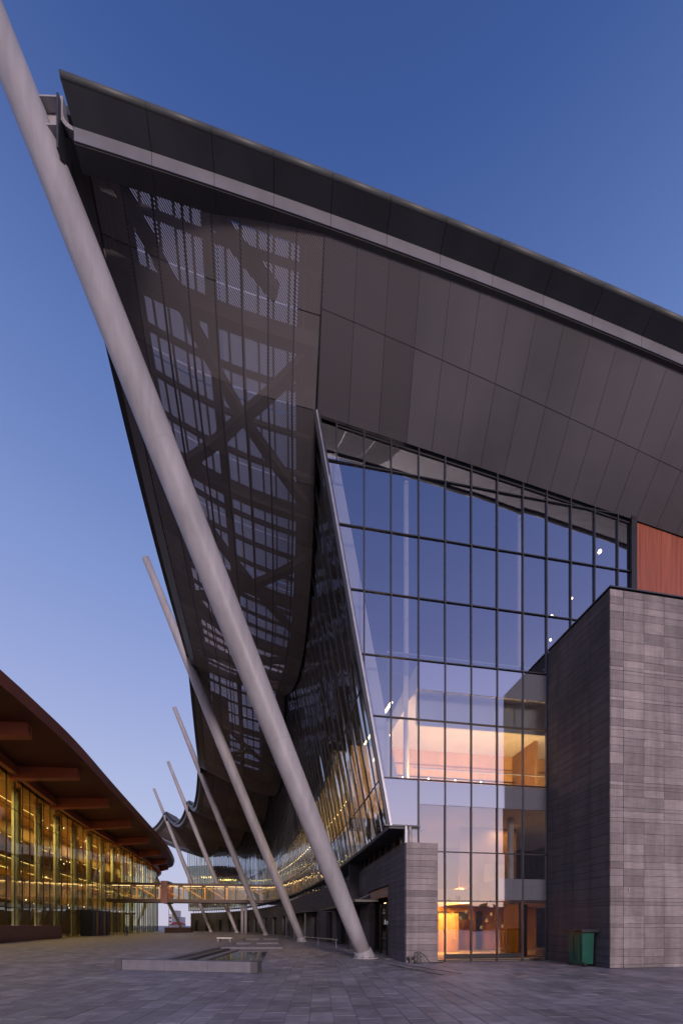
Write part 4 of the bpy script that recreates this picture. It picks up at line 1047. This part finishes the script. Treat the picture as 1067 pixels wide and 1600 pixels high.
for k in range(2, nL-1, 3):
    d_ = dl[k]; p = Lg.at(d_)-rn(d_)*1.3; mb = MB(); mb.tube([p, p+Vector((0,0,17.6))], .42, 16); mb.build('interior_column', M['white_wall'] if k % 2 else M['pale_column'], lb, smooth=True)
for z, o_ in ((9.6,2.15),(8.9,4.0),(13.2,4.6),(16.8,3.0)):
    for k in range(1, nL-2, 2):
        if random.random() < .2: continue
        a, b_ = dl[k]+.1, dl[k+2]-random.choice((.1,.8,1.6)); mb = MB(); mb.bar(Lg.at(a)-rn(a)*o_+Vector((0,0,z)), Lg.at(b_)-rn(b_)*o_+Vector((0,0,z)), .05, .035); mb.build('line_light', M['warm_soft'], lb)
for k in range(90):
    d_ = random.uniform(8, Lg.len-6); o_ = random.uniform(2.5,8); z = random.choice((17.4,17.4,13.1,8.8,8.8,5.0)); c = Lg.at(d_)-rn(d_)*o_+Vector((0,0,z)); r_ = .06
    mb = MB(); mb.tube([c-Vector((0,0,.05)), c+Vector((0,0,.05))], r_, 8); mb.build('downlight', M['white_lamp'], lb)
for k in range(9):
    d_ = 12+k*11.5
    for z, e in ((8.8,80),(17.3,300)):
        p = Lg.at(d_)-rn(d_)*5.2+Vector((0,0,z)); area(p, 5, 4, e*4.0, (1,.70,.30))
# entrance
d0, d1 = Lg.at_y(59.5), Lg.at_y(67)
mb = MB(); pa, pb = Lg.at(d0), Lg.at(d1); z_ = Vector((0,0,1))
mb.hexa([pa+rn(d0)*.1, pb+rn(d1)*.1, pb+rn(d1)*1.6, pa+rn(d0)*1.6],[pa+rn(d0)*.1+z_*4.2, pb+rn(d1)*.1+z_*4.2, pb+rn(d1)*1.6+z_*4.2, pa+rn(d0)*1.6+z_*4.2])
ent = mb.build('entrance_lobby', M['black'], lb)
for k in range(5):
    dd = d0+(d1-d0)*(k+.25)/5; d2 = d0+(d1-d0)*(k+.8)/5; mb = MB(); a = Lg.at(dd)+rn(dd)*1.63; b_ = Lg.at(d2)+rn(d2)*1.63
    mb.hexa([a, b_, b_+rn(d2)*.03, a+rn(dd)*.03],[a+z_*3.9, b_+z_*3.9, b_+rn(d2)*.03+z_*3.9, a+rn(dd)*.03+z_*3.9]); mb.build('door_leaf', M['brown_wall'] if k % 2 else M['steel_dark'], ent)

# planter wall by the gap
pw = thing('planter_wall', 'low dark brown planter wall below the end of the footbridge', 'planter')
c = seen(257,1447,84); e = seen(299,1447,90)
mb = MB(); d_ = (Vector((e.x,e.y,0))-Vector((c.x,c.y,0))); mb.obox((c.x,c.y,0), d_, Vector((-.3,1.6,0)), Vector((0,0,1.15))); mb.build('planter_box', M['bridge'], pw)
mb = MB(); mb.obox((c.x-.05,c.y-.05,1.154), d_*1.01, Vector((-.3,1.75,0)), Vector((0,0,.08))); mb.build('planter_coping', M['kerb_dark'], pw)

# ------------------------------------------------------------------ distance
for i, (px, wpx, h, Y, lbl) in enumerate(((266,5,11,300,'pale distant tower block beside the left glass building'),(272,3,15,330,'thin pale distant block in the gap under the footbridge'),(278,5,9,320,'low pale distant block right of the thin one in the gap'))):
    t = thing('distant_block', lbl, 'building', 'distant blocks in the gap'); x0 = (px-CX)/F_PX*Y; wd = wpx/F_PX*Y
    mb = MB(); mb.box(x0-wd/2, x0+wd/2, Y, Y+12, 0, h); mb.build('wall', M['pale_block'], t)
    for q in range(int(h/3)):
        mb = MB(); mb.box(x0-wd*.4, x0+wd*.4, Y-.06, Y-.01, 1.2+q*3, 2.4+q*3); mb.build('window', M['void'], t)
t = thing('red_marquee', 'small red marquee seen through the gap beneath the footbridge', 'marquee'); x0 = (274-CX)/F_PX*190; 
mb = MB(); mb.hexa([(x0-3,190,2.2),(x0+3,190,2.2),(x0+3,196,2.2),(x0-3,196,2.2)],[(x0-1.8,192,3.4),(x0+1.8,192,3.4),(x0+1.8,194,3.4),(x0-1.8,194,3.4)]); mb.build('canvas_roof', M['red_tent'], t)
mb = MB(); mb.box(x0-2.8,x0+2.8,190.2,195.8,.1,2.19); mb.build('canvas_wall', M['pale_block'], t)
for sx in (-2.9,2.9):
    mb = MB(); mb.tube([(x0+sx,190.05,0),(x0+sx,190.05,2.3)], .08, 8); mb.build('pole', M['edge_trim'], t)
t = thing('lattice_pole', 'thin dark utility pole behind the red marquee', 'pole'); x0 = (264-CX)/F_PX*240
mb = MB(); mb.tube([(x0,240,0),(x0,240,16)], [.25,.12], 8); mb.build('shaft', M['steel_dark'], t)
mb = MB(); mb.bar((x0-1.5,240,14),(x0+1.5,240,14), .12,.12); mb.build('crossarm', M['steel_dark'], t)

# things behind the viewer that the facade glass mirrors: low town blocks, hedge-like far wood and bare trees
wood = MB(); random.seed(21)
for k in range(900):
    x = random.uniform(-160, 220); y = -150+random.uniform(-12,12); h = 9+3.5*math.sin(x*.06)+2*math.sin(x*.23); z = random.uniform(0, max(2,h)); r_ = random.uniform(1.2,2.6)
    c = Vector((x,y,z)); a = random.uniform(0,3); e1 = Vector((math.cos(a),math.sin(a),.3))*r_; e2 = Vector((-math.sin(a)*.4,math.cos(a)*.4,1))*r_
    wood.quad(c-e1-e2, c+e1-e2, c+e1+e2, c-e1+e2)
o = wood.build('distant_wood', mat('dark_foliage',(.035,.035,.03),.9,0,.2,.3)); tag(o, 'dark line of distant trees mirrored low in the lobby glass', 'trees', kind='stuff')
for i, (x, wd, h, lbl) in enumerate(((-70,26,13,'long low dark block mirrored at the left of the lobby glass'),(48,22,15,'taller dark block mirrored near the middle of the lobby glass'),(120,34,12,'wide low dark block mirrored toward the stone block'))):
    t = thing('town_block', lbl, 'building', 'town blocks across the road'); mb = MB(); mb.box(x-wd/2, x+wd/2, -140, -128, 0, h); mb.build('wall', mat('town_render',(.10,.09,.09),.8,0,.1,.1), t)
    for q in range(int(wd/3)):
        for f_ in range(int(h/3.4)):
            mb = MB(); mb.box(x-wd/2+.8+q*3, x-wd/2+2.2+q*3, -127.99, -127.93, 1+f_*3.2, 2.6+f_*3.2); mb.build('window', M['void'] if (q*7+f_*3) % 5 else M['far_window'], t)
def bare_tree(loc, h, label):
    t = thing('bare_tree', label, 'tree', 'young bare trees on the plaza edge', loc); rnd = random.Random(int(loc[0]*10)); tr_ = MB(); cr = MB()
    tr_.tube([(0,0,0),(.03,.02,h*.25),(-.04,.03,h*.5),(.02,0,h*.72)], [.09,.075,.055,.035], 8); tr_.build('trunk', M['bridge'], t, smooth=True)
    def grow(p, d_, L_, r_, n):
        q = p + d_*L_; cr.bar(p, q, r_, r_)
        if n == 0: return
        for _ in range(3): grow(p+d_*L_*rnd.uniform(.5,1), (d_+Vector((rnd.uniform(-.6,.6),rnd.uniform(-.6,.6),rnd.uniform(-.1,.4)))).normalized(), L_*.62, r_*.62, n-1)
    for k in range(9):
        z = h*(.28+.05*k); a = k*2.4; grow(Vector((0,0,z)), Vector((math.cos(a)*.6,math.sin(a)*.6,.8)).normalized(), h*.17, .03, 3)
    cr.build('crown', M['bridge'], t)
for (x, y, h, lb_) in ((17.0,-16,6.2,'slim bare tree mirrored in the second lobby pane'),(22.5,-17,5.6,'shorter bare tree mirrored between two lobby mullions'),(27.5,-15,6.4,'tallest bare tree mirrored beside the grey panels')): bare_tree((x,y,0), h, lb_)
random.seed(5)
# ------------------------------------------------------------------ small objects
# green bin with black lid in front of the block's side wall
bn_ = thing('green_bin', 'green bin with a wide black lid against the side of the stone block', 'bin')
k_ = .55; b0 = Cn + NB*k_ - D*.72; b0.z = 0
def bx(mb, u0, u1, v0, v1, z0, z1, tp=0):
    f = lambda u, v, z: b0+NB*u+D*v+Vector((0,0,z)); mb.hexa([f(u0+tp,v0+tp,z0),f(u0+tp,v1-tp,z0),f(u1-tp,v1-tp,z0),f(u1-tp,v0+tp,z0)],[f(u0,v0,z1),f(u0,v1,z1),f(u1,v1,z1),f(u1,v0,z1)])
mb = MB(); bx(mb, .08, .84, .06, .60, .10, 1.36, .03); mb.build('body', M['green'], bn_)
for q in (.18,.48): mb = MB(); bx(mb, q+.06, q+.10, .04, .062, .25, 1.25); mb.build('rib', M['green'], bn_)
mb = MB(); bx(mb, -.10, 1.04, -.10, .68, 1.38, 1.50); mb.build('lid', M['black'], bn_)
mb = MB(); bx(mb, .2, .8, -.42, -.10, 1.43, 1.47); mb.build('lid_handle', M['black'], bn_)
for u in (.1,.82):
    mb = MB(); c = b0+NB*u+D*.1+Vector((0,0,.09)); mb.tube([c, c+D*.08], .09, 14); mb.build('wheel', M['black'], bn_)
# trolley and standpipe at the pier
tr = thing('hand_trolley', 'small black hand trolley with slanting handle in front of the banded pier', 'trolley')
c = seen(659,1500,16.55); c.z = 0
mb = MB(); mb.bar(c+Vector((-.25,0,.05)), c+Vector((-.22,0,.50)), .05,.05); mb.bar(c+Vector((-.05,0,.05)), c+Vector((-.08,0,.50)), .05,.05); mb.bar(c+Vector((-.24,0,.49)), c+Vector((-.06,0,.49)), .05,.05); mb.bar(c+Vector((-.24,0,.28)), c+Vector((-.06,0,.28)), .05,.05); mb.build('frame', M['black'], tr)
mb = MB(); mb.tube([c+Vector((-.08,0,.48)), c+Vector((.10,0,.36)), c+Vector((.34,0,.03))], .018, 8); mb.build('handle', M['black'], tr)
mb = MB(); mb.tube([c+Vector((-.10,-.03,.11)), c+Vector((-.10,.05,.11))], .10, 16); mb.build('wheel', M['black'], tr)
mb = MB(); mb.box(c.x-.27,c.x-.03,c.y-.1,c.y+.1,.04,.07); mb.build('toe_plate', M['black'], tr)
mb = MB(); mb.tube([c+Vector((.30,0,.02)), c+Vector((.62,-.05,.02)), c+Vector((.95,.02,.02))], .016, 6); mb.build('hose', M['black'], tr)
sp_ = thing('standpipe', 'short black two-way standpipe at the left foot of the banded pier', 'standpipe'); c = seen(641,1500,16.6); c.z = 0
mb = MB(); mb.tube([c, c+Vector((0,0,.20)), c+Vector((0,0,.27))], [.05,.04,.03], 10); mb.build('stem', M['black'], sp_)
for s_ in (-1,1):
    mb = MB(); mb.tube([c+Vector((0,0,.14)), c+Vector((.10*s_,0,.16)), c+Vector((.13*s_,0,.27))], [.03,.03,.035], 8); mb.build('outlet', M['black'], sp_)
# low rail
rl = thing('low_handrail', 'low thin metal handrail between the second mast foot and the big mast', 'handrail')
p0, p1 = Vector((-3.5,34.5,.62)), Vector((-.3,27.6,.62))
mb = MB(); mb.tube([p0,p1], .035, 8); mb.build('rail', M['edge_trim'], rl)
for t_ in (.03,.5,.97):
    q = p0.lerp(p1,t_); mb = MB(); mb.tube([(q.x,q.y,0), tuple(q)], .025, 8); mb.build('post', M['edge_trim'], rl)
# white bench block in the plaza
bb = thing('stone_bench', 'small white stone bench block by the far end of the pool', 'bench'); c = seen(350,1470,38); c.z = 0
mb = MB(); mb.box(c.x-.75,c.x+.75,c.y,c.y+.5,.34,.44); mb.build('seat', M['white_wall'], bb)
for sx in (-.6,.6): mb = MB(); mb.box(c.x+sx-.12,c.x+sx+.12,c.y+.05,c.y+.45,0,.34); mb.build('leg', M['kerb'], bb)

# person: one skinned body
def person(loc, rz):
    root = thing('person', 'person in a long black coat walking in front of the olive glass building', 'person', None, loc); root.rotation_euler = (0,0,rz)
    vs = {'pelvis':(0,0,.92,.15),'waist':(0,0,1.08,.13),'chest':(0,.01,1.32,.16),'neck':(0,.01,1.48,.055),'head':(0,-.02,1.60,.095),'top':(0,-.01,1.70,.07),
      'shL':(.17,.01,1.40,.07),'elL':(.23,.05,1.14,.05),'wrL':(.22,-.03,.90,.035),'haL':(.22,-.06,.82,.04),
      'shR':(-.17,.01,1.40,.07),'elR':(-.24,-.04,1.14,.05),'wrR':(-.22,-.14,.94,.035),'haR':(-.22,-.17,.87,.04),
      'hipL':(.09,0,.86,.10),'knL':(.10,-.10,.50,.07),'anL':(.10,.02,.10,.045),'toL':(.10,-.14,.04,.04),
      'hipR':(-.09,0,.86,.10),'knR':(-.10,.05,.50,.07),'anR':(-.10,.24,.13,.045),'toR':(-.10,.12,.04,.04)}
    ed = [('pelvis','waist'),('waist','chest'),('chest','neck'),('neck','head'),('head','top'),('chest','shL'),('shL','elL'),('elL','wrL'),('wrL','haL'),('chest','shR'),('shR','elR'),('elR','wrR'),('wrR','haR'),('pelvis','hipL'),('hipL','knL'),('knL','anL'),('anL','toL'),('pelvis','hipR'),('hipR','knR'),('knR','anR'),('anR','toR')]
    ks = list(vs); me = bpy.data.meshes.new('body'); me.from_pydata([vs[k][:3] for k in ks], [(ks.index(a), ks.index(b)) for a, b in ed], [])
    o = bpy.data.objects.new('body', me); link(o, root); me.materials.append(M['coat'])
    md = o.modifiers.new('Skin', 'SKIN')
    if not me.skin_vertices: me.attributes  # layer is made below
    bpy.context.view_layer.objects.active = o
    if not me.skin_vertices:
        try: bpy.ops.mesh.customdata_skin_add()
        except Exception: pass
    if me.skin_vertices:
        for i, k in enumerate(ks): me.skin_vertices[0].data[i].radius = (vs[k][3], vs[k][3]*(.8 if k in ('chest','waist','pelvis') else 1))
        me.skin_vertices[0].data[0].use_root = True
    s = o.modifiers.new('Subdivision', 'SUBSURF'); s.levels = 1; s.render_levels = 2
    mb = MB(); mb.tube([(0,0,.62),(0,0,.9),(0,0,1.1),(0,.01,1.38),(0,.01,1.47)], [.27,.23,.20,.21,.08], 16); mb.build('coat', M['coat'], root, smooth=True)
    mb = MB(); mb.tube([(0,-.01,1.50),(0,-.015,1.56),(0,-.02,1.62),(0,-.02,1.68),(0,-.01,1.715)], [.06,.088,.097,.08,.03], 14); mb.build('face', M['skin_tone'], root, smooth=True)
    mb = MB(); mb.tube([(0,.03,1.53),(0,.025,1.62),(0,.01,1.70),(0,0,1.735)], [.085,.103,.09,.03], 14); mb.build('hair', M['hair'], root, smooth=True)
    mb = MB(); mb.box(.24,.34,-.16,.14,.55,.82); mb.build('shoulder_bag', M['black'], root)
    return root
pl = seen(197,1447,57); person((pl.x, pl.y, 0), math.radians(75))
print('objects', len(bpy.data.objects))
